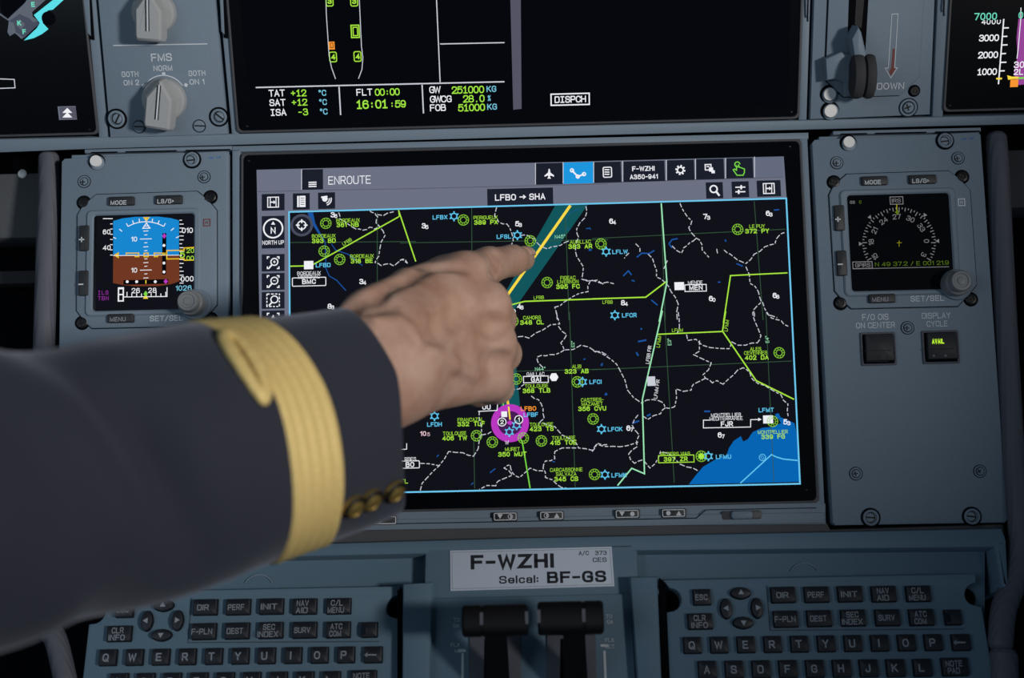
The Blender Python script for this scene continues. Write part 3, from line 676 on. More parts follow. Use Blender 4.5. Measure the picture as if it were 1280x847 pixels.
# radius circle
m.h = Lm + .00018; m.mat('e_magenta'); m.circle(500, 470, 19.4, 8.6, 40); m.mat('e_purple'); m.disc(500, 470, 15.4, 32)
m.h += .00003; m.mat('e_magenta'); m.disc(500, 468, 4.6, 4, 3.2); m.mat('e_white'); m.rect(463, 420, 488, 444)
m.mat('e_yellow'); m.line([(494, 400), (500, 455)], 2)
m.h += .00003
for t_, x, y in (('2', 466, 465), ('1', 537, 455)):
    m.mat('e_map'); m.disc(x, y, 5); m.h += .00003; m.mat('e_white'); m.circle(x, y, 5, 1.1); m.text(t_, x, y, 5.4, .012); m.h -= .00003
# labels
HL = Lm + .00024; m.h = HL
def lbl(src, mat, *items):
    m.src(*src); m.mat(mat)
    for it in items:
        t_, x, y, hp = it[:4]; r = it[4] if len(it) > 4 else 0
        m.text(t_, x, y, hp, .011 if hp > 5.2 else -.001, rot=r, sx=1.02 if hp > 5.2 else .94)
S, G = 4.6, 5.6
lbl(A6, 'e_lime', ('BORDEAUX', 520, 367, S), ('361  NB', 518, 388, G), ('BORDEAUX', 403, 442, S), ('393  BD', 403, 465, G), ('BORDEAUX', 587, 539, S), ('318  BE', 586, 562, G), ('LFBB', 515, 470, 4.2, 32))
lbl(A6, 'e_white', ('BORDEAUX', 332, 621, S), ('MERIGNAC', 332, 638, S), ('BMC', 332, 661, G + .6)); m.fline(m.rr(252, 642, 413, 682, 1), 1 * m.sc(300, 650), True); m.rect(308, 562, 353, 602)
lbl(A6, 'e_cyan', ('LFBD', 400, 582, 5.4))
lbl(A7, 'e_lime', ('PERIGUEUX', 412, 353, S), ('389  PX', 414, 376, G), ('AURILLAC', 868, 470, S), ('383  AR', 868, 492, G), ('FIGEAC', 808, 643, S), ('LIVERNON', 808, 662, S), ('395  FC', 808, 685, G), ('LFBB', 668, 738, 4.2, 2), ('AC', 568, 500, 4.4))
lbl(A7, 'e_pale', ('N45\u00b0', 770, 445, 4.6, 3)); lbl(A7, 'e_white', ('FISTO', 517, 805, 5.4)); lbl(A7, 'e_cyan', ('LFBX', 193, 352, 5.4), ('LFSL', 500, 445, 5.4))
lbl(A8, 'e_lime', ('LE PUY', 795, 395, S), ('372  PY', 795, 418, G), ('LFBB', 75, 760, 4.2)); lbl(A8, 'e_white', ('MENDE', 497, 666, S), ('MEN', 500, 690, G + .6)); m.box_line(447, 676, 550, 708, 1); m.rect(397, 664, 443, 702)
lbl(A8, 'e_cyan', ('LFLW', 135, 518, 5.4), ('LFCR', 180, 823, 5.4))
lbl(B4, 'e_lime', ('CAHORS', 593, 23, S), ('348  CL', 593, 43, G), ('ALBI', 782, 230, S), ('323  AB', 782, 250, G), ('TOULOUSE', 612, 312, S), ('368  TLB', 612, 332, G), ('CASTRES-', 848, 371, S), ('MAZAMET', 848, 388, S), ('356  CVU', 848, 408, G),
    ('FRANCAZAL', 333, 455, S), ('332  TLF', 335, 473, G), ('TOULOUSE', 265, 513, S), ('406  TW', 265, 533, G), ('TOULOUSE', 633, 475, S), ('423  TS', 633, 494, G), ('TOULOUSE', 727, 532, S), ('415  TOE', 725, 552, G), ('MURET', 510, 580, S), ('350  MUT', 510, 601, G),
    ('CARCASSONNE', 738, 667, S), ('SALVAZA', 738, 685, S), ('345  CS', 738, 706, G), ('TL', 52, 716, G))
lbl(B4, 'e_white', ('GAILLAC', 608, 262, S), ('GAI', 610, 284, G + .6), ('OU', 400, 402, 6), ('RBES', 78, 622, S), ('BO', 76, 645, G + .6), ('W', 487, 552, 5)); m.box_line(557, 271, 662, 298, 1); m.disc(686, 275, 5.6, 6); m.line([(365, 420), (445, 416), (448, 385)], 1); m.fline(m.rr(20, 630, 116, 660, 1), m.sc(60, 640), True); m.line([(20, 582), (62, 580), (62, 555)], .9)
lbl(B4, 'e_orange', ('LFBO', 578, 408, 5.6)); lbl(B4, 'e_cyan', ('LFBF', 588, 434, 5.4), ('LFCI', 862, 295, 5.4), ('LFDH', 180, 475, 5.4)); lbl(B4, 'e_pink', ('10', 132, 514, 5.8), ('5', 155, 517, 4.6)); lbl(B4, 'e_pale', ('N44\u00b0', 628, 240, 4.6, 2), ('E2\u00b0', 766, 135, 4, 92))
lbl(B3, 'e_lime', ('ALES', 693, 156, S), ('CEVENNES', 693, 172, S), ('402  DA', 697, 192, G), ('MONTPELLIER', 766, 507, S), ('339  FG', 767, 527, G), ('BEZIERS VIAS', 353, 600, S), ('397  ZR', 355, 622, G), ('LFMM', 362, 76, 4.2), ('LFMM', 283, 125, 4.4, 80), ('LFMM', 570, 57, 4.4, 80)); m.box_line(282, 606, 432, 636, 1)
lbl(B3, 'e_white', ('MONTPELLIER', 568, 435, S), ('MEDITERRANEE', 568, 450, S), ('FJR', 572, 473, G + .6), ('LFBB FIR', 240, 180, 4.4, 80), ('LFMM FIR', 274, 325, 4.4, 80)); m.line([(500, 457), (472, 457), (472, 490), (672, 486), (672, 455), (712, 454)], 1); m.poly([(704, 447), (719, 454), (704, 461)]); m.rect(725, 437, 767, 471)
m.mat('e_soft'); m.rect(234, 272, 268, 312)
lbl(B3, 'e_pale', ('E3\u00b0', 328, 126, 4.4, 92), ('E4\u00b0', 742, 115, 4.4, 92)); lbl(B3, 'e_cyan', ('LFCK', 98, 495, 5.4), ('LFMU', 557, 612, 5.4), ('LFMK', 115, 690, 5.4), ('LFMT', 738, 414, 5.4), ('D', 722, 615, 4.4, 40)); m.circle(722, 615, 4, .9)
for src, x, y, a, b in ((A7, 120, 395, '3', '5'), (A7, 570, 385, '5', '3'), (A8, 98, 373, '6', '4'), (A8, 552, 350, '7', '3'), (A8, 852, 335, '6', '3'), (A8, 578, 745, '6', '0'), (A8, 885, 730, '6', '8'), (A8, 155, 765, '8', '4'), (B3, 160, 493, '6', '7'), (B3, 547, 522, '6', '7'), (B3, 825, 466, '5', '3'), (A7, 578, 782, '4', '8'), (A6, 452, 342, '3', '6'), (A6, 590, 663, '3', '4'), (A6, 437, 782, '8', '3')):
    m.src(*src); m.mat('e_white'); m.text(a, x - 6, y - 2, 6.6, .012); m.text(b, x + 9, y + 4, 5, .012)
def vor(src, x, y, fill=False):
    m.src(*src); m.mat('e_vor'); m.circle(x, y, 6.6, .9, 24); m.circle(x, y, 3.7, .8, 16)
    for k in range(10):
        t = math.radians(k * 36); m.line([(x + m.z * 3.7 * math.cos(t), y + m.z * 3.7 * math.sin(t)), (x + m.z * 6.6 * math.cos(t), y + m.z * 6.6 * math.sin(t))], .7)
    if fill: m.mat('e_lime'); m.disc(x, y, 3.4)
def apt(src, x, y):
    m.src(*src); m.mat('e_cyan'); m.circle(x, y, 3.7, 1.3, 16)
    for k in range(6):
        t = math.radians(k * 60 + 30); m.line([(x + m.z * 3.8 * math.cos(t), y + m.z * 3.8 * math.sin(t)), (x + m.z * 6.2 * math.cos(t), y + m.z * 6.2 * math.sin(t))], 1.7)
for a in ((A6, 413, 381), (A6, 405, 515), (A6, 480, 555), (A7, 305, 365), (A7, 627, 465), (A7, 967, 480), (A7, 708, 666), (A8, 701, 410), (B3, 793, 172), (B3, 765, 462), (B3, 463, 610, True), (B4, 858, 687), (B4, 852, 452), (B4, 512, 38), (B4, 527, 283), (B4, 785, 295), (B4, 358, 523), (B4, 425, 550), (B4, 633, 545), (B4, 556, 533)): vor(*a)
for a in ((A7, 260, 347), (A7, 565, 438), (A8, 68, 517), (A8, 110, 823), (B4, 807, 295), (B4, 180, 440), (B3, 40, 495), (B3, 493, 610), (B3, 55, 688), (B4, 497, 507), (B4, 528, 478)): apt(*a)
m.h = Lm + .0003; m.src(); m.mat('e_border'); m.line(MAPQ, 1.9, True)
m.build('map_page', dm)
m = MB(LOW, 'e_haze', *A6, h=Lm + .0003); m.disc(297, 390, 14.2, 32); m.h += .00003; m.mat('e_btn'); m.disc(297, 390, 11, 28); m.h += .00003; m.mat('e_white'); m.circle(297, 390, 5.2, 1.5)
for a, b in ((1, 0), (-1, 0), (0, 1), (0, -1)): m.line([(297 + a * 10, 390 + b * 10), (297 + a * 28, 390 + b * 28)], 1.7)
lab(m.build('recentre_button', dm), 'round grey on-screen crosshair button')

# bottom bar of the map display with its dimmer buttons
m = MB(LOW, 'panel')
m.prism(m.outline([(291, 642.5), (291, 661), (1032.5, 655), (1032, 629), (1026, 629.5), (1026, 625.5)]), -.012, -.0002, .0005)
m.prism(m.outline([(291, 652), (291, 665), (1030, 653.5), (1030, 640)]), -.012, .0012, .0006)
m.mat('groove'); m.h = .0014
m.poly([(291, 657.5), (870, 646.6), (882, 636.5), (1020, 634.0), (1020, 635), (882.6, 637.5), (870.5, 647.9), (291, 658.6)])
m.build('bottom_bar', dm)
def dimmer(x, y, sym):
    m = MB(LOW, 'button'); m.prism(m.rr(x - 15.5, y - 5.6, x + 15.5, y + 5.6, 1.6), .001, .0022, .0003)
    m.mat('engraved'); m.h = .0023; m.fline(m.rr(x - 13.6, y - 4.2, x + 13.6, y + 4.2, 1.3), 1 * m.sc(x, y), True)
    for s_, dx in zip(sym, (-6.5, 6.5)):
        if s_ == 'v': m.poly([(x + dx - 3.4, y - 3), (x + dx + 3.4, y - 3), (x + dx, y + 3)])
        if s_ == '^': m.poly([(x + dx - 3.4, y + 3), (x + dx, y - 3), (x + dx + 3.4, y + 3)])
        if s_ == 'o': m.disc(x + dx, y, 2.8)
        if s_ == 'c': m.circle(x + dx, y, 2.8, .8); m.rect(x + dx, y - 2.6, x + dx + 1.6, y + 2.6)
    return m.build('dimmer_button', dm)
for a in ((481, 650, 'c '), (631.5, 645.3, 'vc'), (689.5, 644, 'c^'), (784, 642, 'vo'), (842, 641, 'o^')): dimmer(*a)
m = MB(LOW, 'rim', *B8); m.prism(m.rr(228, 50, 366, 80, 3), .0005, .0016, .0003); m.mat('panel'); m.prism(m.rr(258, 49, 335, 80, 4), .001, .004, .0018)
lab(m.build('thumb_switch', dm), 'small blue-grey slide switch')

# ------------------------------------------------------------------ source selector panel
sp = thing('selector_console', 'upper left blue-grey switch panel with two grey rotary selectors', 'switch panel', UP, (205, 90))
m = MB(UP, 'panel')
m.prism(m.outline([(121, -25), (267, -25), (284.8, 167.5), (138.5, 172)]), -.012, .001, .0006)
m.src(*K1); m.h = .0011; m.mat('engraved')
m.line([(565, 227), (1036, 219)], 1.2); m.text('FMS', 806, 286, 9.4, .004, wpx=26); m.text('NORM', 813, 340, 6.8, .004, wpx=23.5)
m.text('BOTH', 649, 370, 6.6, .004, wpx=21); m.text('ON 2', 656, 412, 6.6, .004, wpx=19.5); m.text('BOTH', 983, 365, 6.6, .004, wpx=21); m.text('ON 1', 983, 408, 6.6, .004, wpx=18.5)
m.circle(822, 490, 28, 1.2, 24, 32, 148)
for x, y, r in ((716, 427, 30), (817, 369, 0), (928, 424, -30)):
    c = m.uv(x, y); k = m.sc(x, y); t = math.radians(r + 90); m.fline([(c[0] - 2 * k * math.cos(t), c[1] - 2 * k * math.sin(t)), (c[0] + 2 * k * math.cos(t), c[1] + 2 * k * math.sin(t))], 4 * k)
m.build('plate', sp)
def rotary(x, y, tilt=3):
    """round skirt with a raised pointer grip"""
    m = MB(UP, 'knob_grey', *K1, h=0)
    k = m.sc(x, y); c = m.uv(x, y)
    m.lathe(x, y, [(27, .001), (27.3, .004), (26.4, .0065), (24.5, .0078), (10, .0082)], 40)
    o_ = [(-13, -36), (13, -36), (16.5, -34), (18.5, -29), (18.5, 4), (2.5, 27), (-2.5, 27), (-18.5, 4), (-18.5, -29), (-16.5, -34)]
    t = math.radians(tilt); o_ = [(c[0] + k * (a * math.cos(t) - b * math.sin(t)), c[1] + k * (a * math.sin(t) + b * math.cos(t))) for a, b in o_]
    n = len(o_); rings = []
    for ins, h in ((0, .0075), (.0004, .013), (.0012, .0165), (.0026, .0182)):
        q = MB.inset(o_, ins) if ins else o_; rings.append([(a, b, h) for a, b in q])
    fs_ = []
    for r in range(len(rings) - 1):
        for i in range(n):
            j = (i + 1) % n; fs_.append((r * n + i, r * n + j, (r + 1) * n + j, (r + 1) * n + i))
    fs_.append(tuple((len(rings) - 1) * n + i for i in range(n))); m.add(sum(rings, []), fs_)
    kb = m.build('selector_knob', sp, smooth=25)
    m = MB(UP, 'engraved'); m.h = .0184
    def loc(a, b): return (c[0] + k * (a * math.cos(t) - b * math.sin(t)), c[1] + k * (a * math.sin(t) + b * math.cos(t)))
    m.fline([loc(0, -22), loc(0, 20)], 5 * k); m.h = .0185; m.mat('black_line'); m.fline([loc(-1.5, -22), loc(-1.5, 20)], 1.6 * k); m.fline([loc(2, -22), loc(2, 20)], 1.2 * k)
    lab(m.build('pointer_mark', kb), 'white pointer line edged in black')
    return kb
rotary(827, 496, -10); rotary(776, 62, -5)
for x, y, r, kd, ro in ((586, 592, 10.4, 'slot', 60), (1096, 582, 10, 'slot', -40)): screw(UP, x / 3.994, y / 3.994, r, sp, kd, .001, ro)
for x, y in ((697, 632), (997, 628)): screw(UP, x / 3.994, y / 3.994, 7.6, sp, 'plain', .001, -3)

# ------------------------------------------------------------------ landing gear panel
lg = thing('gear_console', 'upper right panel with white DOWN arrow and wheel-shaped gear lever', 'switch panel', UP, (1090, 80))
m = MB(UP, 'panel'); m.prism(m.outline([(1018, -25), (1169, -25), (1161.8, 143), (1012.3, 149)]), -.012, .001, .0006)
m.src(*K4)
ol = [(235, -60), (215, 420), (312, 512), (605, 504), (710, 408), (737, -60)]
m.prism(m.outline(ol), .0005, .0022, .0005)
m.h = .0013; m.mat('gap'); m.line(ol, 2.0)
m.h = .0024; m.mat('engraved'); m.line([(603, 73), (586, 358), (600, 358), (565, 412), (535, 360), (552, 360), (571, 75)], .9, True)
m.text('DOWN', 563, 455, 8.2, .002, wpx=34)
m.h = .0023; m.mat('red_mark'); m.poly([(575, 258), (587, 258), (581, 356), (592, 362), (565, 402), (556, 378), (568, 356)])
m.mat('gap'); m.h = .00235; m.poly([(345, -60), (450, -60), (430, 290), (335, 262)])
m.mat('lever_black'); m.h = .0024; m.poly([(385, -60), (430, -60), (410, 150), (375, 130)])
m.build('plate', lg)
# lever arm, gate block and twin wheels
m = MB(UP, 'panel', *K4, h=.008)
m.prism(m.outline([(215, 310), (300, 272), (365, 290), (372, 505), (320, 512), (318, 440), (268, 420), (222, 426)]), .002, .010, .002)
m.prism(m.outline([(250, 425), (300, 415), (322, 430), (322, 505), (285, 480)]), .002, .005, .001)
m.build('gate_block', lg)
m = MB(UP, 'panel', *K4, h=.014)
o_ = m.outline([(385, 135), (405, 170), (432, 290), (405, 330), (365, 310), (348, 205)])
m.prism(o_, .001, .018, .0025); arm_o = m.build('gear_lever', lg)
for (x0, x1) in ((358, 420), (424, 477)):
    m = MB(UP, 'wheel_rubber', *K4)
    m.h = .017; cxm = (x0 + x1) / 2; c = m.uv(cxm, 405); k = m.sc(cxm, 405); hw = (x1 - x0) / 2 / 4.2333 * k; R = 27 * k
    vs_ = []; fs_ = []; n = 32; pr = [(-.95, .55), (-1, .8), (-.8, .95), (-.3, 1), (.3, 1), (.8, .95), (1, .8), (.95, .55)]
    for a, rr_ in pr:
        for i in range(n):
            t = 2 * math.pi * i / n; vs_.append((c[0] + a * hw, c[1] + R * rr_ * math.cos(t), .016 + .72 * R * rr_ * math.sin(t)))
    for r in range(len(pr) - 1):
        for i in range(n):
            j = (i + 1) % n; fs_.append((r * n + i, r * n + j, (r + 1) * n + j, (r + 1) * n + i))
    fs_.append(tuple(range(n))); fs_.append(tuple((len(pr) - 1) * n + i for i in range(n)))
    m.add(vs_, fs_); lab(m.build('lever_wheel', arm_o), 'dark grey rubber wheel')
for x, y, r, kd in ((236, 496, 9, 'pin'), (240, 584, 9.2, 'pin'), (655, 568, 9.6, 'cross'), (686, 480, 6.6, 'black')): screw(UP, x / 4.2333 + 980, y / 4.2333, r, lg, kd, .001, 20)

# ------------------------------------------------------------------ standby panels and instruments (measured on the right one)
DU = (LOW.uv(121.5, 203)[0] - LOW.uv(1059.3, 179.5)[0], LOW.uv(121.5, 203)[1] - LOW.uv(1059.3, 179.5)[1])
def standby_panel(off, right):
    t = thing('standby_console', 'right blue-grey side panel with two square push buttons below a dark compass screen' if right else 'left blue-grey side panel holding the blue and brown attitude instrument', 'panel', LOW, (1137, 410), 'panels flanking the map screen', off=off)
    m = MB(LOW, 'panel', off=off)
    m.prism(m.outline([(1014.5, 179), (1018, 174.8), (1222, 165.2), (1225.5, 168.5), (1259, 649), (1256, 653), (1044, 656.5), (1040.5, 653)]), -.02, .001, .0009)
    m.h = .0011; m.src(*B1); m.mat('blue_ink'); m.text('A80', 660, 80, 2.6, .01); m.text('V18', 692, 78, 2.6, .01)
    m.mat('engraved')
    if right:
        m.src(*B2); m.text('F/O OIS', 230, 71, 7.6, .0, wpx=33); m.text('ON CENTER', 231, 99, 7.2, .0, wpx=49); m.text('DISPLAY', 438, 66, 7.4, .0, wpx=36); m.text('CYCLE', 441, 94, 7.2, .0, wpx=26)
    m.build('plate', t)
    pts = [(168 / 3.3889 + 1010, 99 / 3.3889 + 150, 8.4, 'pin', 0), (577 / 3.3889 + 1010, 90 / 3.3889 + 150, 9.4, 'slot', 5),
           (120 / 3.3889 + 1010, 183 / 3.3889 + 150, 6.6, 'cross', 0), (633 / 3.3889 + 1010, 163 / 3.3889 + 150, 6.6, 'cross', 10)]
    if right:
        pts += [(338 / 2.7333 + 1010, 109 / 2.7333 + 370, 6.8, 'cross', 0), (162 / 2.7333 + 1010, 606 / 2.7333 + 370, 6.8, 'cross', 10), (585 / 2.7333 + 1010, 598 / 2.7333 + 370, 6.6, 'cross', 30),
                (212 / 2.7333 + 1010, 756 / 2.7333 + 370, 10, 'slot', 175), (557 / 2.7333 + 1010, 752 / 2.7333 + 370, 10, 'slot', 172)]
    for x, y, r, kd, ro in pts: screw(LOW, x, y, r, t, kd, .001, ro, off)
    if right:
        for (x0, y0, x1, y1, lit) in ((178, 124, 297, 238, 0), (388, 118, 512, 232, 1)):
            m = MB(LOW, 'tube', *B2, off=off); m.frame(m.rr(x0, y0, x1, y1, 2), m.rr(x0 + 7, y0 + 7, x1 - 7, y1 - 7, 1), .0005, .0024, .0004, hi=.0005)
            m.mat('gap'); m.prism(m.rr(x0 + 6, y0 + 6, x1 - 6, y1 - 6, 1), .0006, .0012, 0)
            m.mat('button'); m.prism(m.rr(x0 + 14, y0 + 10, x1 - 12, y1 - 16, 1), .001, .0052, .0006)
            m.mat('black_line'); m.h = .0054; ym = (y0 + y1) / 2 + 6; m.line([(x0 + 16, ym), (x1 - 14, ym - 2)], 1)
            if lit:
                m.mat('e_avail'); m.text('AVAIL', (x0 + x1) / 2 - 6, y0 + 36, 6.2, .02, wpx=15)
                m.mat('legend_dim'); m.disc(x0 + 42, ym + 22, 1.6); m.disc(x0 + 82, ym + 22, 1.6)
            else:
                m.mat('wheel_rubber'); m.text('ON', (x0 + x1) / 2, ym + 22, 5.4); m.box_line(x0 + 24, ym + 8, x1 - 24, ym + 36, .5)
            o = m.build('push_button', t)
            if lit: lab(o, 'square black button with bright green lit legend')
    return t
standby_panel((0, 0), True); standby_panel(DU, False)

def standby_instrument(off, right):
    t = thing('standby_instrument', 'dim compass instrument in the right side panel with green coordinates' if right else 'lit blue and brown attitude instrument in the left side panel', 'instrument', LOW, (1127, 303), 'standby instruments', h=.001, off=off)
    Z = .001
    m = MB(LOW, 'panel', *B1, off=off)
    o_ = [(160, 232), (592, 218), (622, 240), (660, 275), (682, 300), (710, 700), (668, 750), (630, 790), (180, 800), (150, 775), (110, 725), (86, 320), (105, 280)]
    oc = m.outline(o_)
    m.prism(oc, Z - .001, Z + .0016, .0008)
    m.h = Z + .0003; m.mat('gap'); m.fline(oc, 1.8 * m.sc(300, 300), True); m.mat('panel')
    oo = m.rr(140, 293, 632, 745, 7); oi = m.rr(172, 316, 604, 722, 4)
    m.frame(oo, oi, Z, Z + .0030, .0009, hi=Z)
    m.mat('engraved'); m.h = Z + .0018; m.text('SET/SEL', 505, 755, 7, .004, wpx=42)
    c = m.uv(650, 348); m.mat('engraved' if right else 'red_mark'); m.box_line(637, 334, 664, 362, 1.2); m.text('H', 650, 348, 4, .01)
    m.build('bezel', t)
    for x0, y0, x1, y1, s_ in ((220, 244, 330, 282, 'MODE'), (420, 238, 535, 276, 'LS/B\u203a'), (250, 740, 362, 778, 'MENU'), (106, 366, 148, 474, '+'), (116, 557, 158, 664, '\u2212')):
        m = MB(LOW, 'button', *B1, off=off); m.prism(m.rr(x0, y0, x1, y1, 2), Z + .0008, Z + .0040, .0008)
        m.mat('engraved' if s_ != 'MENU' else 'legend'); m.h = Z + .0042; m.text(s_, (x0 + x1) / 2, (y0 + y1) / 2, 5.6 if len(s_) > 1 else 10, .008, wpx={4: 20, 5: 21}.get(len(s_)) if len(s_) > 1 else None)
        m.build('push_button', t)
    for x, y in ((108, 265), (650, 242), (136, 776), (687, 760)): screw(LOW, x / 3.3889 + 1010, y / 3.3889 + 150, 8, t, 'black', Z, 25, off)
    m = MB(LOW, 'glass', *B1, off=off); m.prism(m.rr(171, 315, 605, 723, 4), Z, Z + .0017, 0); g = m.build('screen', t)
    # setting knob
    m = MB(LOW, 'panel', *B1, off=off); m.lathe(622, 700, [(20, Z + .001), (19.5, Z + .0034), (18, Z + .004)], 30)
    m.build('knob_boss', t)
    m = MB(LOW, 'knob_dark', *B1, off=off, h=.015); x, y = 645, 682
    m.lathe(x, y, [(16.5, Z + .003), (16.5, Z + .009), (15.5, Z + .0105), (13.2, Z + .011), (13, Z + .0155), (11.8, Z + .0165), (9, Z + .0166), (8.4, Z + .016), (5.2, Z + .016), (4.8, Z + .0165), (2, Z + .0167)], 32)
    m.build('setting_knob', t)
    hs = Z + .00175
    if right:
        m = MB(LOW, 'e_dimgrey', *B1, off=off, h=hs)
        cx_, cy_ = 386, 519
        for k in range(-24, 25):
            a = math.radians(90 - k * 5); r0 = 148 if k % 2 else 140
            if k % 6 == 0: r0 = 136
            m.line([(cx_ + r0 * math.cos(a), cy_ - r0 * math.sin(a) * .96), (cx_ + 156 * math.cos(a), cy_ - 156 * math.sin(a) * .96)], 1)
        for s_, x_, y_, r in (('15', 285, 578, 118), ('18', 268, 517, 90), ('21', 282, 468, 62), ('24', 320, 427, 33), ('27', 376, 409, 3), ('30', 434, 419, -27), ('33', 480, 455, -60), ('0', 502, 512, -90), ('3', 490, 570, -118)):
            m.text(s_, x_, y_, 6.4, .0, rot=r)
        for x_, y_, a in ((262, 411, 38), (495, 402, -38), (221, 524, 90), (550, 512, -90)):
            c_ = m.uv(x_, y_); k = m.sc(x_, y_); t_ = math.radians(a + 90)
            m.fpoly([(c_[0] + 3 * k * math.cos(t_ + q), c_[1] + 3 * k * math.sin(t_ + q)) for q in (math.pi, math.pi - 2.1, math.pi + 2.1)])
        m.text('GS', 188, 348, 3.8, .004); m.text('IRS', 374, 341, 5, .0, wpx=11); m.box_line(348, 325, 402, 356, .9); m.box_line(190, 600, 272, 628, .9); m.text('GPIRS', 232, 614, 5, .002, wpx=19)
        m.line([(190, 630), (597, 621)], .7)
        m.mat('e_dimgreen'); m.text('0', 221, 347, 4, .0); m.text('N 49 37.2 / E 001 21.9', 440, 607, 5.2, -.004, wpx=92); m.mat('e_dimyel'); m.line([(376, 356), (377, 400)], 1.2); m.mat('e_dimgreen'); m.disc(378, 390, 3, 4); m.mat('e_dimyel'); m.line([(386, 510), (386, 536)], .6); m.line([(376, 520), (397, 519)], .6)
        m.build('compass_page', g)
    else:
        m = MB(LOW, 'e_map', *K5, h=hs); m.rect(377, 336, 770, 714); m.h += .00003
        m.mat('e_sky'); m.poly([(444, 364), (480, 354), (530, 348), (620, 347), (670, 353), (702, 362), (702, 499), (444, 500)])
        m.mat('e_earth'); m.poly([(444, 500), (702, 499), (704, 600), (670, 612), (620, 619), (530, 620), (480, 615), (443, 607)])
        m.h += .00003; m.mat('e_white'); m.line([(444, 500), (702, 498)], .8)
        pts = [(572 + 140 * math.cos(math.radians(a)), 505 - 138 * math.sin(math.radians(a))) for a in range(60, 121, 6)]; m.line(pts, 1)
        for a in (60, 70, 80, 90, 100, 110, 120):
            r_ = math.radians(a); m.line([(572 + 140 * math.cos(r_), 505 - 138 * math.sin(r_)), (572 + 153 * math.cos(r_), 505 - 152 * math.sin(r_))], 1)
        for p in ([(468, 396), (479, 405)], [(682, 392), (670, 402)], [(444, 428), (455, 433)], [(702, 425), (690, 430)]): m.line(p, 1)
        for y_, hw in ((404, 10), (419, 6), (435, 23), (450, 6), (466, 10), (481, 6), (513, 6), (528, 10), (542, 6), (557, 23), (572, 6), (588, 10)): m.line([(572 - hw, y_), (572 + hw, y_ - 1)], .9)
        m.line([(574, 372), (588, 392), (560, 393)], 1.1, True); m.line([(566, 384), (582, 384)], 1)
        m.text('10', 526, 435, 6, .006); m.text('10', 526, 557, 6, .006); m.text('60', 418, 407, 6, .006); m.text('40', 418, 469, 6, .006); m.text('010', 735, 401, 6.6, .006); m.text('000', 734, 591, 6.6, .006)
        for k in range(8): m.line([(404 if k in (0,) else 432, 355 + k * 20.4), (442, 355 + k * 20.4)], 1)
        for k in range(17): m.line([(704, 361 + k * 15.4), (720 if k % 3 else 714, 361 + k * 15.4)], 1)
        m.mat('e_amber'); m.poly([(560, 349), (588, 349), (574, 366)]); m.poly([(445, 498), (466, 486), (466, 511)])
        m.line([(495, 497), (495, 490), (544, 490), (544, 504), (530, 504), (530, 499), (495, 499)], 1.3); m.line([(650, 490), (605, 490), (605, 504), (618, 504), (618, 498), (650, 498)], 1.3); m.box_line(565, 490, 581, 504, 1.4)
        m.line([(722, 470), (722, 479), (654, 480), (654, 513), (722, 512), (722, 518), (770, 517)], 1.4); m.line([(722, 470), (770, 467)], 1.4)
        m.mat('e_lime'); m.text('20', 746, 480, 6, .002); m.text('00', 746, 510, 6, .002); m.text('5', 715, 496, 8, .006)
        m.mat('e_dark'); m.rect(636, 412, 652, 574); m.rect(484, 594, 660, 612); m.h += .00003; m.mat('e_white')
        for y_ in (460, 529, 564): m.disc(643, y_, 1.8)
        for x_ in (499, 536, 609): m.disc(x_, 602, 1.8)
        m.mat('e_magenta'); m.disc(644, 423, 2.8, 4, 3.4); m.disc(650, 601, 2.8, 4, 3.4); m.mat('e_yellow'); m.rect(637, 492, 650, 495); m.rect(570, 596, 574, 609)
        m.mat('e_white'); m.rect(462, 624, 486, 680); m.line([(486, 662), (655, 660), (655, 624)], 1)
        for k in range(9): m.line([(498 + k * 19, 648 if k % 2 else 642), (498 + k * 19, 661)], 1)
        m.text('26', 532, 637, 6.4, .004); m.text('28', 597, 636, 6.4, .004)
        m.mat('e_map'); m.h += .00003; m.rect(467, 632, 481, 650); m.rect(467, 655, 481, 675); m.mat('e_green'); m.disc(571, 650, 2.6, 4, 4); m.mat('e_yellow'); m.poly([(571, 654), (581, 669), (561, 669)])
        m.mat('e_violet'); m.text('ILS', 405, 645, 5, .0, mono=4.8); m.text('TBN', 405, 667, 5, .0, mono=4.8); m.mat('e_degree'); m.text('1026', 720, 627, 6.4, .004, wpx=20)
        m.build('attitude_page', g)
    return t
DI = tuple(np.array(LOW.uv(182.8, 327)) - np.array(LOW.uv(1125.2, 302)))
standby_instrument((0, 0), True); standby_instrument(DI, False)

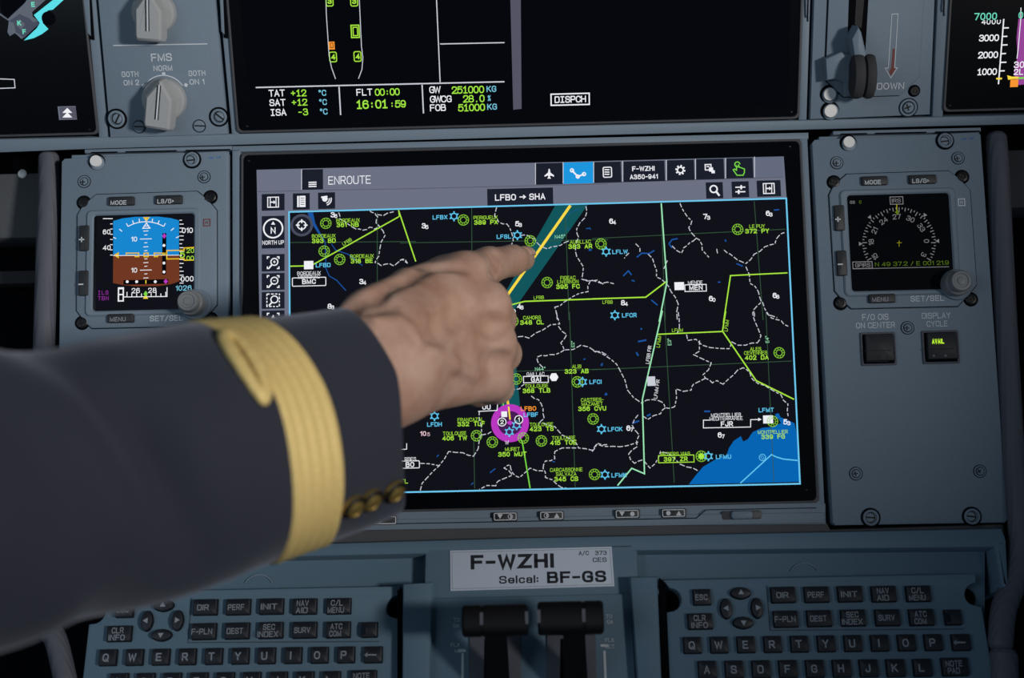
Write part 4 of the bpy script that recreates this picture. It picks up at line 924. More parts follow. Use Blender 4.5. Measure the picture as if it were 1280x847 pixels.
# ------------------------------------------------------------------ handrails and dark side bays
def tube_mesh(name, pts, radii, mat, parent=None, n=20, base=None, ribs=True):
    P = [np.array(p) for p in pts]
    # smooth path
    Q = []; Rr = []
    for i in range(len(P) - 1):
        p0, p1, p2, p3 = P[max(0, i - 1)], P[i], P[i + 1], P[min(len(P) - 1, i + 2)]
        for t in np.linspace(0, 1, 9)[:-1 if i < len(P) - 2 else None]:
            Q.append(.5 * ((2 * p1) + (p2 - p0) * t + (2 * p0 - 5 * p1 + 4 * p2 - p3) * t * t + (3 * p1 - p0 - 3 * p2 + p3) * t ** 3)); Rr.append(radii[i] * (1 - t) + radii[i + 1] * t)
    vs_ = []; fs_ = []; k = len(Q); e0 = np.array([1., .2, .1])
    for i, q in enumerate(Q):
        t = nrm(Q[min(k - 1, i + 1)] - Q[max(0, i - 1)]); e1 = nrm(e0 - t * e0.dot(t)); e2 = np.cross(t, e1)
        for j in range(n):
            a = 2 * math.pi * j / n; vs_.append(q + Rr[i] * (e1 * math.cos(a) + e2 * math.sin(a)))
    for i in range(k - 1):
        for j in range(n): fs_.append((i * n + j, i * n + (j + 1) % n, (i + 1) * n + (j + 1) % n, (i + 1) * n + j))
    # domed ends
    for ring, s_ in ((0, -1), (k - 1, 1)):
        t = nrm(Q[min(k - 1, ring + 1)] - Q[max(0, ring - 1)]) * s_; c = Q[ring]; prev = ring * n
        for f_, d_ in ((.85, .5), (.5, .86)):
            st = len(vs_)
            for j in range(n): vs_.append(c + (np.array(vs_[ring * n + j]) - c) * f_ + t * Rr[ring] * d_ * .6)
            for j in range(n): fs_.append((prev + j, prev + (j + 1) % n, st + (j + 1) % n, st + j))
            prev = st
        fs_.append(tuple(prev + j for j in range(n)))
    return mesh(name, np.array(vs_), fs_, [MATS[mat]], None, parent, 60, base)
def lp(x, y, h): return at(x, y, h)
hr = thing('grab_rail', 'ribbed grey grab rail along the far left of the panel above the sleeve', 'handrail', LOW, (58, 300), 'ribbed grey grab rails')
tube_mesh('grip', [lp(61, 196, -.012), lp(61, 240, -.008), lp(59, 300, -.004), lp(56, 400, 0), lp(54, 480, .004), lp(52, 640, .008), lp(54, 765, .018), lp(70, 800, .024), lp(82, 850, .03)], [.0064, .0066, .0067, .0066, .0065, .0065, .0066, .0066, .0066], 'tube', hr)
hr2 = thing('grab_rail', 'ribbed grey grab rail down the far right edge bending beside the keyboard', 'handrail', LOW, (1260, 400), 'ribbed grey grab rails')
tube_mesh('grip', [lp(1245, 172, -.012), lp(1248, 220, -.008), lp(1256, 380, -.004), lp(1266, 560, 0), lp(1275, 670, .004), lp(1270, 720, .01), lp(1255, 760, .018), lp(1250, 806, .026)], [.0066, .0069, .0069, .0069, .0069, .0072, .0074, .0072], 'tube', hr2)
tube_mesh('lower_sleeve', [lp(1254, 818, .027), lp(1256, 880, .034)], [.0082, .0082], 'tube', hr2)
m = MB(LOW, 'dark_box'); m.prism(m.outline([(-80, 203), (44, 200), (42, 286), (-80, 288)]), -.06, -.03, .003); m.mat('steel')
fb = thing('side_console', 'dark grey metal box in the shadowed bay left of the grab rail', 'console', LOW, (0, 250), h=-.06)
m.mn = ['dark_box', 'steel']; m.build('housing', fb)
m = MB(LOW, 'steel'); m.lathe(5, 203, [(6, -.031), (5.6, -.0295), (3, -.029)], 16); m.build('screw', fb)
m = MB(LOW, 'wheel_rubber'); m.prism(m.rr(-60, 325, 24, 342, 3), -.055, -.04, .001); m.build('bracket', fb)
fb2 = thing('side_console', 'dark grey metal box in the shadowed bay right of the grab rail', 'console', LOW, (1300, 210), h=-.06)
m = MB(LOW, 'dark_box'); m.prism(m.outline([(1264, 171), (1360, 169), (1364, 246), (1268, 248)]), -.06, -.03, .003); m.build('housing', fb2)

# ------------------------------------------------------------------ pedestal
pd = thing('pedestal', 'blue-grey centre pedestal top below the map screen with dished keyboard bays', 'pedestal', PED, (640, 720))
def pb(name, px_pts, h0, h1, ch=.0015, mat='panel_pedestal', par=None):
    m = MB(PED, mat); m.prism(m.outline(px_pts), h0, h1, ch); return m.build(name, par or pd)
pb('base', [(112, 690), (1240, 664), (1240, 900), (96, 900)], -.05, -.012, .001)
pb('top_lip', [(90, 687), (640, 671), (1253, 659), (1258, 671), (1258, 684), (640, 690), (90, 702)], -.045, 0, .0025)
pb('centre_spine', [(530, 680), (797, 673), (802, 760), (528, 760)], -.045, .0, .004)
pb('bay_wall', [(1240, 672), (1259, 672), (1262, 735), (1252, 735)], -.045, .0, .003)
m = MB(LOW, 'dark_box')
m.prism(m.outline([(290, 659), (1034, 650), (1040, 662), (1256, 655), (1262, 668), (640, 676), (290, 683)]), -.03, -.004, .001)
m.build('recess_strip', pd)
for (x, y) in ((323, 732), (1007, 717)):
    m = MB(PED, 'panel'); m.h = -.011; m.circle(x, y + 6, 20, 1.6, 20, 30, 150); m.build('finger_notch', pd)

pl = thing('placard', 'white placard reading F-WZHI stuck above the thrust levers', 'placard', PED, (665, 711))
m = MB(PED, 'placard'); o_ = m.outline([(562.5, 688), (764.5, 683), (768, 732.5), (563, 738.5)]); m.prism(o_, 0, .0006, .0001)
m.h = .00065; m.mat('print'); m.fline(MB.inset(o_ if sum(o_[i-1][0]*o_[i][1]-o_[i][0]*o_[i-1][1] for i in range(4)) > 0 else o_[::-1], .0012), .00014, True)
m.src(*B7); m.text('F-WZHI', 540, 274, 18, .019, wpx=104); m.text('Selcal:', 567, 350, 9.6, .01, wpx=49); m.text('BF-GS', 811, 339, 14.5, .017, wpx=74)
m.text('A/C', 841, 239, 5.4, .008, wpx=13); m.text('373', 913, 238, 5.4, .008, wpx=14.5); m.text('CES', 908, 267, 5.6, .008, wpx=17.5)
m.build('plate', pl)

tq = thing('throttle_quadrant', 'blue-grey lever housing in the middle of the pedestal between the keyboards', 'lever housing', PED, (664, 800))
pb('face_plate', [(540, 748), (788, 742), (797, 900), (534, 900)], -.04, .002, .001, par=tq)
m = MB(PED, 'panel_pedestal', *B7); m.prism(m.outline([(85, 378), (208, 372), (195, 950), (82, 950)]), -.04, .010, .002); m.build('side_cheek', tq)
m = MB(PED, 'panel_pedestal', *B7); m.prism(m.outline([(1030, 350), (1145, 348), (1170, 950), (1075, 950)]), -.04, .010, .002); m.build('side_cheek', tq)
for x0, x1 in ((360, 575), (685, 890)):
    m = MB(PED, 'tube', *B7); m.prism(m.outline([(x0, 585), (x1, 585), (x1 + 8, 950), (x0 - 4, 950)]), 0, .0035, .0008)
    m.mat('gap'); m.h = .0038; xm = (x0 + x1) / 2
    m.poly([(xm - 44, 600), (xm + 44, 598), (xm + 48, 950), (xm - 50, 950)]); m.build('lever_slot', tq)
m = MB(PED, 'engraved', *B7, h=.0022)
for s, x, y in (('TO', 305, 520), ('GA', 305, 545), ('FLX', 300, 625), ('MCT', 318, 650), ('TO', 947, 505), ('GA', 952, 528), ('FLX', 950, 605), ('MCT', 950, 632)): m.text(s, x, y, 4.6, .0)
m.line([(331, 660), (331, 950)], 3); m.line([(928, 650), (940, 950)], 3); m.line([(312, 650), (345, 650)], 3); m.line([(912, 628), (945, 628)], 3)
m.build('scale_marking', tq)

def thrust_lever(xc, x0, x1, y0, y1, label, mark):
    t = thing('thrust_lever', label, 'lever', PED, (xc, 860), 'thrust levers')
    H = .055
    yc = (y0 + y1) / 2
    a = PED.uv(xc, yc, H); b = PED.uv(xc + 4, 872, .004)
    A = np.array([a[0], a[1], H]); B = np.array([b[0], b[1], .0]); d = nrm(A - B); e = np.array([1., 0, 0]); g = np.cross(d, e)
    sc_ = abs(PED.uv(x1, yc, H)[0] - PED.uv(x0, yc, H)[0]); k = sc_ / (x1 - x0)
    m = MB(PED, 'lever_black'); hw = 14 * k; th = .004
    vs_ = []
    for p, s_ in ((B, 1.12), (A, .95)):
        for q in ((-1, -1), (1, -1), (1, 1), (-1, 1)): vs_.append(p + e * q[0] * hw * s_ + g * q[1] * th)
    m.add(vs_, [(0, 1, 2, 3), (4, 5, 6, 7), (0, 1, 5, 4), (1, 2, 6, 5), (2, 3, 7, 6), (3, 0, 4, 7)]); m.build('stem', t)
    m = MB(PED, 'lever_black'); R = (y1 - y0) / 2 * k; n = 28
    ua, ub = PED.uv(x0, yc, H)[0], PED.uv(x1, yc, H)[0]; cen = (PED.uv((x0 + x1) / 2, yc, H)[1]); c = R * .12
    mk = PED.uv(mark, yc, H)[0]
    pr = [(ua, R * .8), (ua, R - c), (ua + c, R), (mk - .0009, R), (mk - .0006, R * .95), (mk + .0006, R * .95), (mk + .0009, R), (ub - c, R), (ub, R - c), (ub, R * .8)]
    vs_ = []; fs_ = []
    for uu, r in pr:
        for i in range(n):
            th_ = 2 * math.pi * i / n; sq = 1 / max(abs(math.cos(th_)), abs(math.sin(th_))) ** .45
            vs_.append((uu, cen + r * sq * .9 * math.cos(th_), H + r * .8 * sq * math.sin(th_)))
    for r in range(len(pr) - 1):
        for i in range(n):
            j = (i + 1) % n; fs_.append((r * n + i, r * n + j, (r + 1) * n + j, (r + 1) * n + i))
    fs_.append(tuple(range(n))); fs_.append(tuple((len(pr) - 1) * n + i for i in range(n)))
    m.add(vs_, fs_); hd = m.build('grip', t)
    for xx in (mark, x1 - 1.5 if mark < xc else x0 + 1.5):
        m = MB(PED, 'tube')
        uu = PED.uv(xx, yc, H)[0]; q = [(uu - .0009, -.35), (uu + .0009, -.35), (uu + .0009, .35), (uu - .0009, .35)]
        vs_ = []
        for u_, f_ in q: vs_.append((u_, cen + R * f_, H + R * .82))
        for u_, f_ in q: vs_.append((u_, cen + R * f_, H + R * .86))
        m.add(vs_, [(4, 5, 6, 7), (0, 1, 5, 4), (1, 2, 6, 5), (2, 3, 7, 6), (3, 0, 4, 7)]); m.build('grip_mark', hd)
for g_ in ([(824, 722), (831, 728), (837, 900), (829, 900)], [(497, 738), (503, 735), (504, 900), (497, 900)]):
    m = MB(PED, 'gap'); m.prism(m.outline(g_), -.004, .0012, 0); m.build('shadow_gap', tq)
thrust_lever(619, 578, 660, 753.5, 797, 'left black thrust lever with broad cylindrical grip beside the left keyboard', 602.5)
thrust_lever(717, 672, 754, 749, 795, 'right black thrust lever with broad cylindrical grip beside the right keyboard', 729)

# ------------------------------------------------------------------ keyboards
KD = PED.uv(633 / 2.4615, 640 + 307 / 2.4615)[0] - PED.uv(820 + 441 / 2.7826, 620 + 344 / 2.7826)[0]
def keyboard(off, label, left):
    t = thing('keyboard', label, 'keyboard', PED, (1025, 790), 'pedestal keyboards', h=-.012, off=off)
    T = .0; m = MB(PED, 'panel_pedestal', *B8, off=off)
    o_ = [(20, 290), (1113, 268), (1113, 300)] + [(1113 - 38 * math.sin(math.radians(a)), 340 - 38 * math.cos(math.radians(a))) for a in range(10, 171, 20)] + [(1118, 380), (1134, 384), (1190, 720), (50, 720), (36, 402)] + \
         [(48 + 40 * math.sin(math.radians(a)), 360 + 40 * math.cos(math.radians(a))) for a in range(0, 181, 20)]
    m.prism(m.outline(o_), -.012, T, .0012)
    m.h = T + .0001; m.mat('groove'); m.line([(384, 310), (396, 466), (1071, 462)], .7); m.mat('legend_dim'); m.h = T + .00012; m.line([(388, 311), (399, 463), (1071, 459)], .5)
    m.mat('gap'); m.h = 0; m.lathe(1092, 345, [(14, -.0125), (13.5, -.010)], 20); m.lathe(48, 360, [(14, -.0125), (13.5, -.010)], 20)
    m.build('housing', t)
    keys = [('ESC', 159, 352, 60, 54), ('CLR|INFO', 153, 436, 84, 54)]
    for (x, y), s in zip(((441, 344), (557, 343), (673, 341), (790, 341), (910, 340)), ('DIR', 'PERF', 'INIT', 'NAV|AID', 'C/L|MENU')): keys.append((s, x, y, 84, 54))
    for (x, y), s in zip(((450, 428), (566, 426), (684, 424), (803, 423), (921, 422)), ('F-PLN', 'DEST', 'SEC|INDEX', 'SURV', 'ATC|COM')): keys.append((s, x, y, 84, 56))
    keys.append((' ', 1030, 422, 56, 52))
    for i, s in enumerate('QWERTYUIOP'): keys.append((s, 126 + i * 92.9, 519 - i * 1.1, 60, 56))
    keys.append(('<', 1058, 509, 62, 56))
    for i, s in enumerate('ASDFGHJKL'): keys.append((s, 178 + i * 93.3, 604 - i * .9, 62, 60))
    keys.append(('NOTE|PAD', 1037, 594, 90, 62))
    for s, x, y, w_, h_ in keys:
        m = MB(PED, 'gap', *B8, off=off); m.prism(m.rr(x - w_ / 2 - 2, y - h_ / 2 - 2, x + w_ / 2 + 2, y + h_ / 2 + 2, 1.6), T, T + .0003, 0)
        m.mat('key'); m.prism(m.rr(x - w_ / 2, y - h_ / 2, x + w_ / 2, y + h_ / 2, 1.5), T, T + .0034, .0008)
        m.h = T + .0036; m.mat('legend'); x += -1; y -= 1
        if s == '<': m.line([(x - 22, y), (x + 20, y)], 1.6); m.poly([(x - 24, y), (x - 12, y - 8), (x - 12, y + 8)])
        elif s == ' ': m.mat('groove'); m.rect(x - 20, y - 17, x - 4, y + 17)
        else:
            ls = s.split('|')
            for i, q in enumerate(ls):
                one = len(q) == 1
                m.text(q, x, y + (0 if len(ls) == 1 else (-12 if i == 0 else 13)), 9.8 if one else 7.2, .008 if one else .004, wpx=None if one else {2: 12, 3: 15, 4: 20.5, 5: 26}.get(len(q)))
            if s in 'FJ' or s in ('W', 'E', 'S', 'D') and not left: pass
        m.build('key', t)
    for x, y, a in ((293, 338, 90), (243, 392, 180), (350, 390, 0), (302, 441, -90)):
        m = MB(PED, 'key', *B8, off=off); c = m.uv(x, y); k = m.sc(x, y); ou = []
        for i in range(20):
            q = 2 * math.pi * i / 20; r_ = 1; ex, ey = 12.5 * math.copysign(abs(math.cos(q)) ** 1.2, math.cos(q)), 7.2 * math.sin(q)
            if a in (0, 180): ex, ey = ey, ex * 1.0
            ou.append((c[0] + ex * k, c[1] + ey * k))
        m.mat('gap'); m.prism(MB.inset(ou if a in (90, -90) else ou[::-1], -.0004), T, T + .0003, 0); m.mat('key'); m.prism(ou, T, T + .0034, .0008)
        m.mat('legend'); m.h = T + .0036; t_ = math.radians(a)
        m.fpoly([(c[0] + 4.2 * k * math.cos(t_ + q), c[1] + 4.2 * k * math.sin(t_ + q)) for q in (0, 2.1, 4.2)])
        m.build('arrow_key', t)
    return t
keyboard((0, 0), 'right keyboard with black lettered keys beside the right grab rail', False)
keyboard((KD, 0), 'left keyboard with black lettered keys partly under the uniform sleeve', True)

# ------------------------------------------------------------------ the pilot's arm
def skin_mat():
    m = pm('skin', (176, 132, 112), .52, spec=.35)
    nt = m.node_tree; b = nt.nodes['Principled BSDF']
    b.inputs['Subsurface Weight'].default_value = .12; b.inputs['Subsurface Radius'].default_value = (.006, .0025, .0015); b.inputs['Subsurface Scale'].default_value = .5
    tc = nt.nodes.new('ShaderNodeTexCoord')
    n1 = nt.nodes.new('ShaderNodeTexNoise'); n1.inputs['Scale'].default_value = 55; n1.inputs['Detail'].default_value = 4
    rp = nt.nodes.new('ShaderNodeValToRGB'); rp.color_ramp.elements[0].position = .3; rp.color_ramp.elements[0].color = lin((172, 130, 110)); rp.color_ramp.elements[1].position = .72; rp.color_ramp.elements[1].color = lin((200, 166, 147))
    vo = nt.nodes.new('ShaderNodeTexVoronoi'); vo.inputs['Scale'].default_value = 62
    r2 = nt.nodes.new('ShaderNodeValToRGB'); r2.color_ramp.elements[0].position = .05; r2.color_ramp.elements[0].color = (1, 1, 1, 1); r2.color_ramp.elements[1].position = .11; r2.color_ramp.elements[1].color = (0, 0, 0, 1)
    gt = nt.nodes.new('ShaderNodeMath'); gt.operation = 'GREATER_THAN'; gt.inputs[1].default_value = .72
    mu = nt.nodes.new('ShaderNodeMath'); mu.operation = 'MULTIPLY'; mu2 = nt.nodes.new('ShaderNodeMath'); mu2.operation = 'MULTIPLY'; mu2.inputs[1].default_value = .45
    sep = nt.nodes.new('ShaderNodeSeparateColor')
    mx = nt.nodes.new('ShaderNodeMix'); mx.data_type = 'RGBA'; mx.inputs[7].default_value = lin((112, 70, 56))
    L = nt.links.new
    L(tc.outputs['Object'], n1.inputs['Vector']); L(tc.outputs['Object'], vo.inputs['Vector']); L(n1.outputs['Fac'], rp.inputs[0]); L(vo.outputs['Distance'], r2.inputs[0])
    L(vo.outputs['Color'], sep.inputs[0]); L(sep.outputs[0], gt.inputs[0]); L(gt.outputs[0], mu.inputs[0]); L(r2.outputs[0], mu.inputs[1]); L(mu.outputs[0], mu2.inputs[0])
    L(mu2.outputs[0], mx.inputs[0]); L(rp.outputs[0], mx.inputs[6]); L(mx.outputs[2], b.inputs['Base Color'])
    v2 = nt.nodes.new('ShaderNodeTexVoronoi'); v2.inputs['Scale'].default_value = 900; v2.feature = 'DISTANCE_TO_EDGE'
    n2 = nt.nodes.new('ShaderNodeTexNoise'); n2.inputs['Scale'].default_value = 160; n2.inputs['Detail'].default_value = 5
    ad = nt.nodes.new('ShaderNodeMath'); ad.operation = 'ADD'; bp = nt.nodes.new('ShaderNodeBump'); bp.inputs['Strength'].default_value = .45; bp.inputs['Distance'].default_value = .0009
    L(tc.outputs['Object'], v2.inputs['Vector']); L(tc.outputs['Object'], n2.inputs['Vector']); L(v2.outputs['Distance'], ad.inputs[0]); L(n2.outputs['Fac'], ad.inputs[1]); L(ad.outputs[0], bp.inputs['Height']); L(bp.outputs['Normal'], b.inputs['Normal'])
skin_mat()
pm('nail', (196, 158, 142), .35, spec=.5)
def cloth_mat():
    m = pm('navy_cloth', (47, 49, 60), .85, spec=.15, noise=.1, nscale=1400)
    nt = m.node_tree; b = nt.nodes['Principled BSDF']; b.inputs['Sheen Weight'].default_value = .25; b.inputs['Sheen Roughness'].default_value = .5; b.inputs['Sheen Tint'].default_value = (.7, .75, .9, 1)
    g = pm('gold_braid', (226, 198, 128), .6, .1, spec=.4, noise=.25, nscale=700, bump=.5, bscale=900)
    pm('gold_metal', (176, 150, 84), .42, .8)
cloth_mat()

def cone_sdf(P, a, b, ra, rb):
    ba = b - a; l2 = ba.dot(ba); t = np.clip(((P - a) @ ba) / l2, 0, 1)
    return np.linalg.norm(P - a - t[..., None] * ba, axis=-1) - (ra + (rb - ra) * t)
def smin(a, b, k):
    h = np.clip(.5 + .5 * (b - a) / k, 0, 1); return b + (a - b) * h - k * h * (1 - h)
def smax(a, b, k): return -smin(-a, -b, k)
def surface_nets(F, org, st):
    nx, ny, nz = F.shape; S = F < 0; c = np.zeros((nx - 1, ny - 1, nz - 1), int)
    offs = [(i, j, k) for i in (0, 1) for j in (0, 1) for k in (0, 1)]
    sl = lambda A, o: A[o[0]:o[0] + nx - 1, o[1]:o[1] + ny - 1, o[2]:o[2] + nz - 1]
    for o in offs: c += sl(S, o)
    act = (c > 0) & (c < 8); idx = -np.ones(act.shape, int); ids = np.argwhere(act); idx[act] = np.arange(len(ids))
    pos = np.zeros((len(ids), 3)); cnt = np.zeros(len(ids))
    val = {o: sl(F, o)[act] for o in offs}
    for a in offs:
        for ax in range(3):
            if a[ax] == 0:
                b = list(a); b[ax] = 1; b = tuple(b); va, vb = val[a], val[b]; mk = (va < 0) != (vb < 0)
                t = np.where(mk, va / np.where(mk, va - vb, 1), 0)
                p = np.array(a, float)[None].repeat(len(ids), 0); p[:, ax] = t
                pos[mk] += p[mk]; cnt[mk] += 1
    V = (ids + pos / cnt[:, None]) * st + org; Fc = []
    for ax in range(3):
        A = np.moveaxis(S, ax, 0); I = np.moveaxis(idx, ax, 0)
        d = A[:-1, 1:-1, 1:-1] != A[1:, 1:-1, 1:-1]
        w_ = np.argwhere(d)
        for pol in (True, False):
            q = w_[A[w_[:, 0], w_[:, 1] + 1, w_[:, 2] + 1] == pol]
            i, j, k = q[:, 0], q[:, 1], q[:, 2]
            f = np.stack([I[i, j, k], I[i, j + 1, k], I[i, j + 1, k + 1], I[i, j, k + 1]], 1)
            if pol == (ax == 1): f = f[:, ::-1]
            Fc.append(f)
    return V, np.concatenate(Fc)

mm = .001
def hand():
    J = lambda x, y, h: at(x, y, h * mm)
    idxM, midM, rinM, litM = J(582, 346, 92), J(604, 384, 93), J(612, 430, 88), J(610, 472, 80)
    ic, mc, rc, lc = J(484, 408, 140), J(474, 432, 146), J(472, 458, 145), J(480, 484, 138)
    fore = J(330, 548, 184); fore2 = J(150, 592, 232)
    prims = []
    # metacarpals
    body = [(idxM, ic, 13.5, 17), (midM, mc, 14.2, 18.5), (rinM, rc, 13.2, 18.5), (litM, lc, 12.5, 17)]
    # wrist and forearm
    wr = [(J(478, 442, 144), fore, 24, 27), (J(480, 462, 142), fore, 25, 27), (fore, fore2, 27, 29)]
    fingers = [
        # index, stretched to the screen
        [(idxM, J(611, 331.5, 53), 13, 10.6), (J(611, 331.5, 53), J(640, 325.5, 28), 10.4, 9.2), (J(640, 325.5, 28), J(654, 324, 8.2), 9.0, 7.4)],
        # curled ones
        [(midM, J(622, 399, 50), 13.4, 10.6), (J(622, 399, 50), J(592, 408, 36), 10.4, 9.4), (J(592, 408, 36), J(572, 404, 54), 9.2, 8)],
        [(rinM, J(629, 442, 50), 12.8, 10.4), (J(629, 442, 50), J(600, 450, 38), 10.2, 9.2), (J(600, 450, 38), J(578, 446, 56), 9, 8)],
        [(litM, J(622, 484, 52), 11.8, 9.2), (J(622, 484, 52), J(598, 490, 42), 9, 8.2), (J(598, 490, 42), J(580, 482, 58), 8, 7.2)],
        # thumb, lying along the index
        [(J(470, 402, 142), J(512, 366, 112), 16, 13), (J(512, 366, 112), J(552, 346, 82), 12.6, 10.8), (J(552, 346, 82), J(580, 344, 56), 10.6, 8.6)],
    ]
    st = .0011
    pts = np.array([p for grp in (body, wr, *fingers) for q in grp for p in q[:2]])
    pts = pts[np.linalg.norm(pts - fore2, axis=1) > .1] if False else pts
    lo = pts.min(0) - .045; hi = pts.max(0) + .045
    n = np.ceil((hi - lo) / st).astype(int)
    # coarse forearm keeps the grid small: clip the far end
    X = np.stack(np.meshgrid(*[lo[i] + np.arange(n[i]) * st for i in range(3)], indexing='ij'), -1).astype(np.float32)
    def c(q): return cone_sdf(X, np.array(q[0], np.float32), np.array(q[1], np.float32), q[2] * mm, q[3] * mm).astype(np.float32)
    F = c(body[0])
    for q in body[1:]: F = smin(F, c(q), .012)
    W = c(wr[0])
    for q in wr[1:]: W = smin(W, c(q), .012)
    F = smin(F, W, .022)
    for i, fg in enumerate(fingers):
        G = c(fg[0])
        for q in fg[1:]: G = smin(G, c(q), .0035)
        F = smin(F, G, .011 if i == 4 else .006)
    # tendons, veins and knuckle caps on the back of the hand
    def up(p, d): return p + LOW.N * d * mm
    for a, b, r, d in ((idxM, ic, 2.6, 13), (midM, mc, 2.4, 13.8), (rinM, rc, 2.2, 13)):
        F = smin(F, c((up(a, d - 1), up(b, d + 3), r, r)), .006)
    for p in ((498, 408), (512, 426), (523, 429)): pass
    for p, r in ((midM, 11), (rinM, 10.5), (litM, 9.5)):
        q = up(p + LOW.U * .002, 4); F = smin(F, c((q, q + LOW.U * .001, r, r)), .006)
    def surf(x, y):
        """height above the screen where the sight line through (x, y) first meets the hand"""
        for h in np.arange(.21, .0, -.0008):
            g = np.round((at(x, y, h) - lo) / st).astype(int)
            if (g >= 0).all() and (g < n).all() and F[tuple(g)] < 0: return h
        return .1
    def trace(px, off): return [at(x, y, surf(x, y) + off * mm) for x, y in px]
    tr = [(trace([(432, 394), (470, 404), (498, 405), (510, 414), (522, 428)], -.6), 2.0, 1), (trace([(546, 417)], 6.2) + trace([(557, 408), (575, 394), (590, 385)], 4.4), 6.8, -1),
          (trace([(424, 389), (445, 385), (466, 382), (486, 379)], 2.4), 3.0, -1), (trace([(520, 330), (548, 331), (578, 333)], 2.0), 2.6, -1), (trace([(430, 384), (470, 366), (505, 346), (530, 334)], 2.2), 3.6, -1),
          (trace([(538, 440), (565, 455), (592, 468)], -1.2), 1.9, 1), (trace([(606, 404), (618, 408), (626, 407)], 3.4), 4.4, -1), (trace([(612, 452), (622, 454), (632, 452)], 3.4), 4.4, -1),
          (trace([(616, 318), (618, 331), (616, 342)], 1.4), 1.9, -1), (trace([(621, 317), (623, 330), (621, 342)], 1.3), 1.7, -1)]
    for pt, r, sg in tr:
        for a, b in zip(pt, pt[1:]):
            q = c((a, b, r, r)); F = smin(F, q, .006) if sg > 0 else smax(F, -q, .006)
    V, Q = surface_nets(F, lo, st)
    base = np.eye(4); base[:3, 3] = J(470, 460, 140)
    o = mesh('person', V, Q, [MATS['skin']], None, None, 180, base)
    sm = o.modifiers.new('smooth', 'SMOOTH'); sm.iterations = 6; sm.factor = .5
    tag(o, 'pilot in dark navy jacket reaching in from the left and pointing at the map', 'person')
    tip = J(655, 323.5, 9); ax_ = nrm(J(655, 324, 8.2) - J(640, 325.5, 28)); d = nrm(LOW.V * .75 + LOW.N * .2 + LOW.U * .45); d = nrm(d - ax_ * d.dot(ax_)); sd = np.cross(ax_, d)
    vs_ = []; fs_ = []; nn = 14
    for i in range(nn + 1):
        for j in range(nn + 1):
            p_, q_ = i / nn * 2 - 1, j / nn * 2 - 1; k = math.sqrt(max(0, 1 - .45 * max(abs(p_), abs(q_)) ** 6))
            vs_.append(tip - ax_ * .001 + ax_ * .0062 * p_ * k + sd * .0052 * q_ * k + d * (.0079 - .0026 * q_ * q_ - .0008 * p_ * p_))
    for i in range(nn):
        for j in range(nn): fs_.append((i * (nn + 1) + j, (i + 1) * (nn + 1) + j, (i + 1) * (nn + 1) + j + 1, i * (nn + 1) + j + 1))
    nl = mesh('fingernail', np.array(vs_), fs_, [MATS['nail']], None, o, 180)
    so = nl.modifiers.new('thickness', 'SOLIDIFY'); so.thickness = .0006
    return o
person = hand()

# jacket sleeve
AX = [(462, 513, 142), (400, 532, 164), (250, 566, 207), (100, 600, 246), (-60, 633, 286), (-260, 680, 335)]
AXP = [at(x, y, h * mm) for x, y, h in AX]
AXA = [.0535, .0555, .0600, .0590, .0600, .0620]; AXB = [.040, .046, .053, .055, .056, .058]
seg = [0]
for a, b in zip(AXP, AXP[1:]): seg.append(seg[-1] + np.linalg.norm(b - a))
SL = seg[-1]
def axis_at(s):
    s = max(s, -.03)
    i = max(0, min(len(seg) - 2, int(np.searchsorted(seg, s, 'right') - 1)))
    t = (s - seg[i]) / (seg[i + 1] - seg[i])
    P = AXP; p0, p1, p2, p3 = P[max(0, i - 1)], P[i], P[i + 1], P[min(len(P) - 1, i + 2)]
    if t < 0: return p1 + (p2 - p1) * t, nrm(p2 - p1), AXA[0], AXB[0]
    q = .5 * ((2 * p1) + (p2 - p0) * t + (2 * p0 - 5 * p1 + 4 * p2 - p3) * t * t + (3 * p1 - p0 - 3 * p2 + p3) * t ** 3)
    d = .5 * ((p2 - p0) + 2 * (2 * p0 - 5 * p1 + 4 * p2 - p3) * t + 3 * (3 * p1 - p0 - 3 * p2 + p3) * t * t)
    return q, nrm(d), AXA[i] * (1 - t) + AXA[i + 1] * t, AXB[i] * (1 - t) + AXB[i + 1] * t
def fold(s, a):
    """cloth folds in metres"""
    r = .0008 * math.sin(3 * a + s * 40) + .0006 * math.sin(5 * a - s * 60 + 1)
    e = min(1, max(0, (s - .12) / .12))
    r += e * (.0028 * math.sin(s * 62 + 1.7 * math.sin(a) + .6) + .0016 * math.sin(s * 105 - 2 * a))
    d = (s - .150 + .022 * (a - 1.1)) / .016; r -= .0125 * math.exp(-d * d) * max(0, math.sin(a + .2)) ** 2; d = (s - .205 + .03 * (a - 1.1)) / .02; r -= .006 * math.exp(-d * d) * max(0, math.sin(a))
    return r
def sleeve_pt(s, a, d=0):
    """a = 0 up in the picture, 90 degrees towards the viewer"""
    s2 = s + (.010 * math.cos(a) + .013 * max(0, math.sin(a - .25)) + .014 * max(0, math.sin(min(max(a - 1.2, 0), 2.4) * 1.3))) * max(0, 1 - s / .2)
    q, t, A, B = axis_at(s2)
    e1 = nrm(LOW.V - t * LOW.V.dot(t)); e2 = np.cross(e1, t)
    if e2.dot(LOW.N) < 0: e2 = -e2
    f = fold(s, a)
    return q + e1 * (A + f + d) * math.cos(a) + e2 * (B + f + d) * math.sin(a)
def grid_mesh(name, rows, mats, parent, closed=True, smooth=180):
    n = len(rows[0]); vs_ = [p for r in rows for p in r]; fs_ = []
    for i in range(len(rows) - 1):
        for j in range(n if closed else n - 1): fs_.append((i * n + j, (i + 1) * n + j, (i + 1) * n + (j + 1) % n, i * n + (j + 1) % n))
    return mesh(name, np.array(vs_), fs_, mats, None, parent, smooth)
NA = 96
rows = []
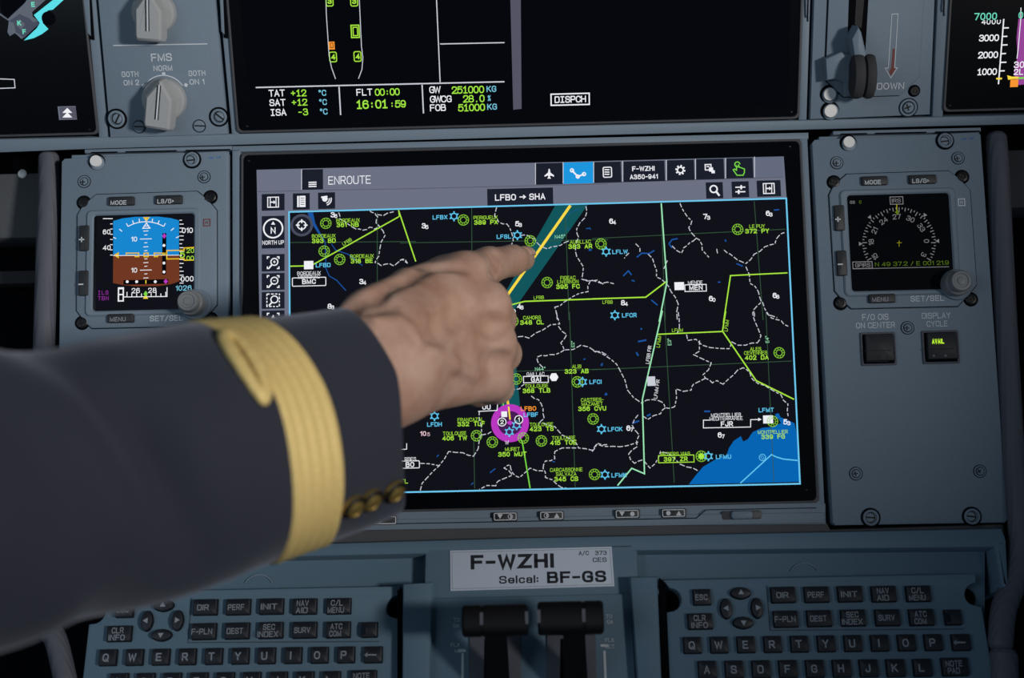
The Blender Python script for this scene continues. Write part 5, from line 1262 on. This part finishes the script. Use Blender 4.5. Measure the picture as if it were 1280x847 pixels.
for s, d in ((.05, -.0034), (.02, -.0030), (.004, -.0028), (.0005, -.0022), (-.0004, -.0012), (.0002, -.0003), (.0012, 0)): rows.append([sleeve_pt(s, 2 * math.pi * j / NA, d) for j in range(NA)])
for k in range(1, 110): rows.append([sleeve_pt(.0012 + (SL - .002) * k / 109, 2 * math.pi * j / NA) for j in range(NA)])
sleeve = grid_mesh('jacket_sleeve', rows, [MATS['navy_cloth']], person); lab(sleeve, 'dark navy uniform sleeve')
# gold braid band
def braid_s(a): return .044 - .004 * math.cos(a) + .014 * max(0, math.cos(a)) ** 2 - .008 * max(0, math.sin(min(max(a - 1.2, 0), 2.4) * 1.3))
WB = .030; rows = []
for k in range(41):
    t = k / 40; ridge = abs(math.sin(t * 5 * math.pi)) ** .5
    edge = min(1, min(t, 1 - t) * 20)
    rows.append([sleeve_pt(braid_s(2 * math.pi * j / NA) + WB * t, 2 * math.pi * j / NA, .0001 + (.0006 + .0007 * ridge) * edge) for j in range(NA)])
lab(grid_mesh('braid_band', rows, [MATS['gold_braid']], sleeve), 'band of gold braid stripes')
# braid loop on the elbow side of the band
def loop_mesh():
    c_s, c_a = .0815, math.radians(50); rows = []; n = 40; m_ = 12
    for i in range(n):
        th = 2 * math.pi * i / n; r = []
        for j in range(m_):
            ph = 2 * math.pi * j / m_
            ra = .0165 + .0042 * math.cos(ph); rs = .0048 + .0042 * math.cos(ph)
            r.append(sleeve_pt(c_s + rs * math.cos(th) - .25 * ra * math.sin(th) * 0, c_a + ra / .05 * math.sin(th), .0016 + .0026 * math.sin(ph) + .0003 * math.sin(th * 14)))
        rows.append(r)
    rows.append(rows[0])
    return grid_mesh('braid_loop', rows, [MATS['gold_braid']], sleeve)
lab(loop_mesh(), 'oval gold braid loop')
def cuff_button(s, a):
    p = sleeve_pt(s, a, .0); p1 = sleeve_pt(s, a, .01); nr = nrm(p1 - p); t = nrm(sleeve_pt(s + .01, a) - p); b = np.cross(nr, t); t = np.cross(b, nr)
    vs_ = []; fs_ = []; mi = []; n = 20; pr = [(.0062, 0), (.0064, .002), (.0056, .0030), (.0046, .0032), (.0043, .0027), (.0026, .0036), (.0008, .0039)]
    for r, h in pr:
        for i in range(n):
            q = 2 * math.pi * i / n; vs_.append(p + nr * (h + .0002) + t * r * math.cos(q) + b * r * math.sin(q))
    for r in range(len(pr) - 1):
        for i in range(n): fs_.append((r * n + i, r * n + (i + 1) % n, (r + 1) * n + (i + 1) % n, (r + 1) * n + i)); mi.append(0 if r != 1 and r != 2 else 1)
    fs_.append(tuple((len(pr) - 1) * n + i for i in range(n))); mi.append(0)
    return mesh('cuff_button', np.array(vs_), fs_, [MATS['gold_metal'], MATS['lever_black']], mi, sleeve, 60)
for s in (.007, .0195, .032): lab(cuff_button(s, math.radians(130)), 'round gold cuff button')
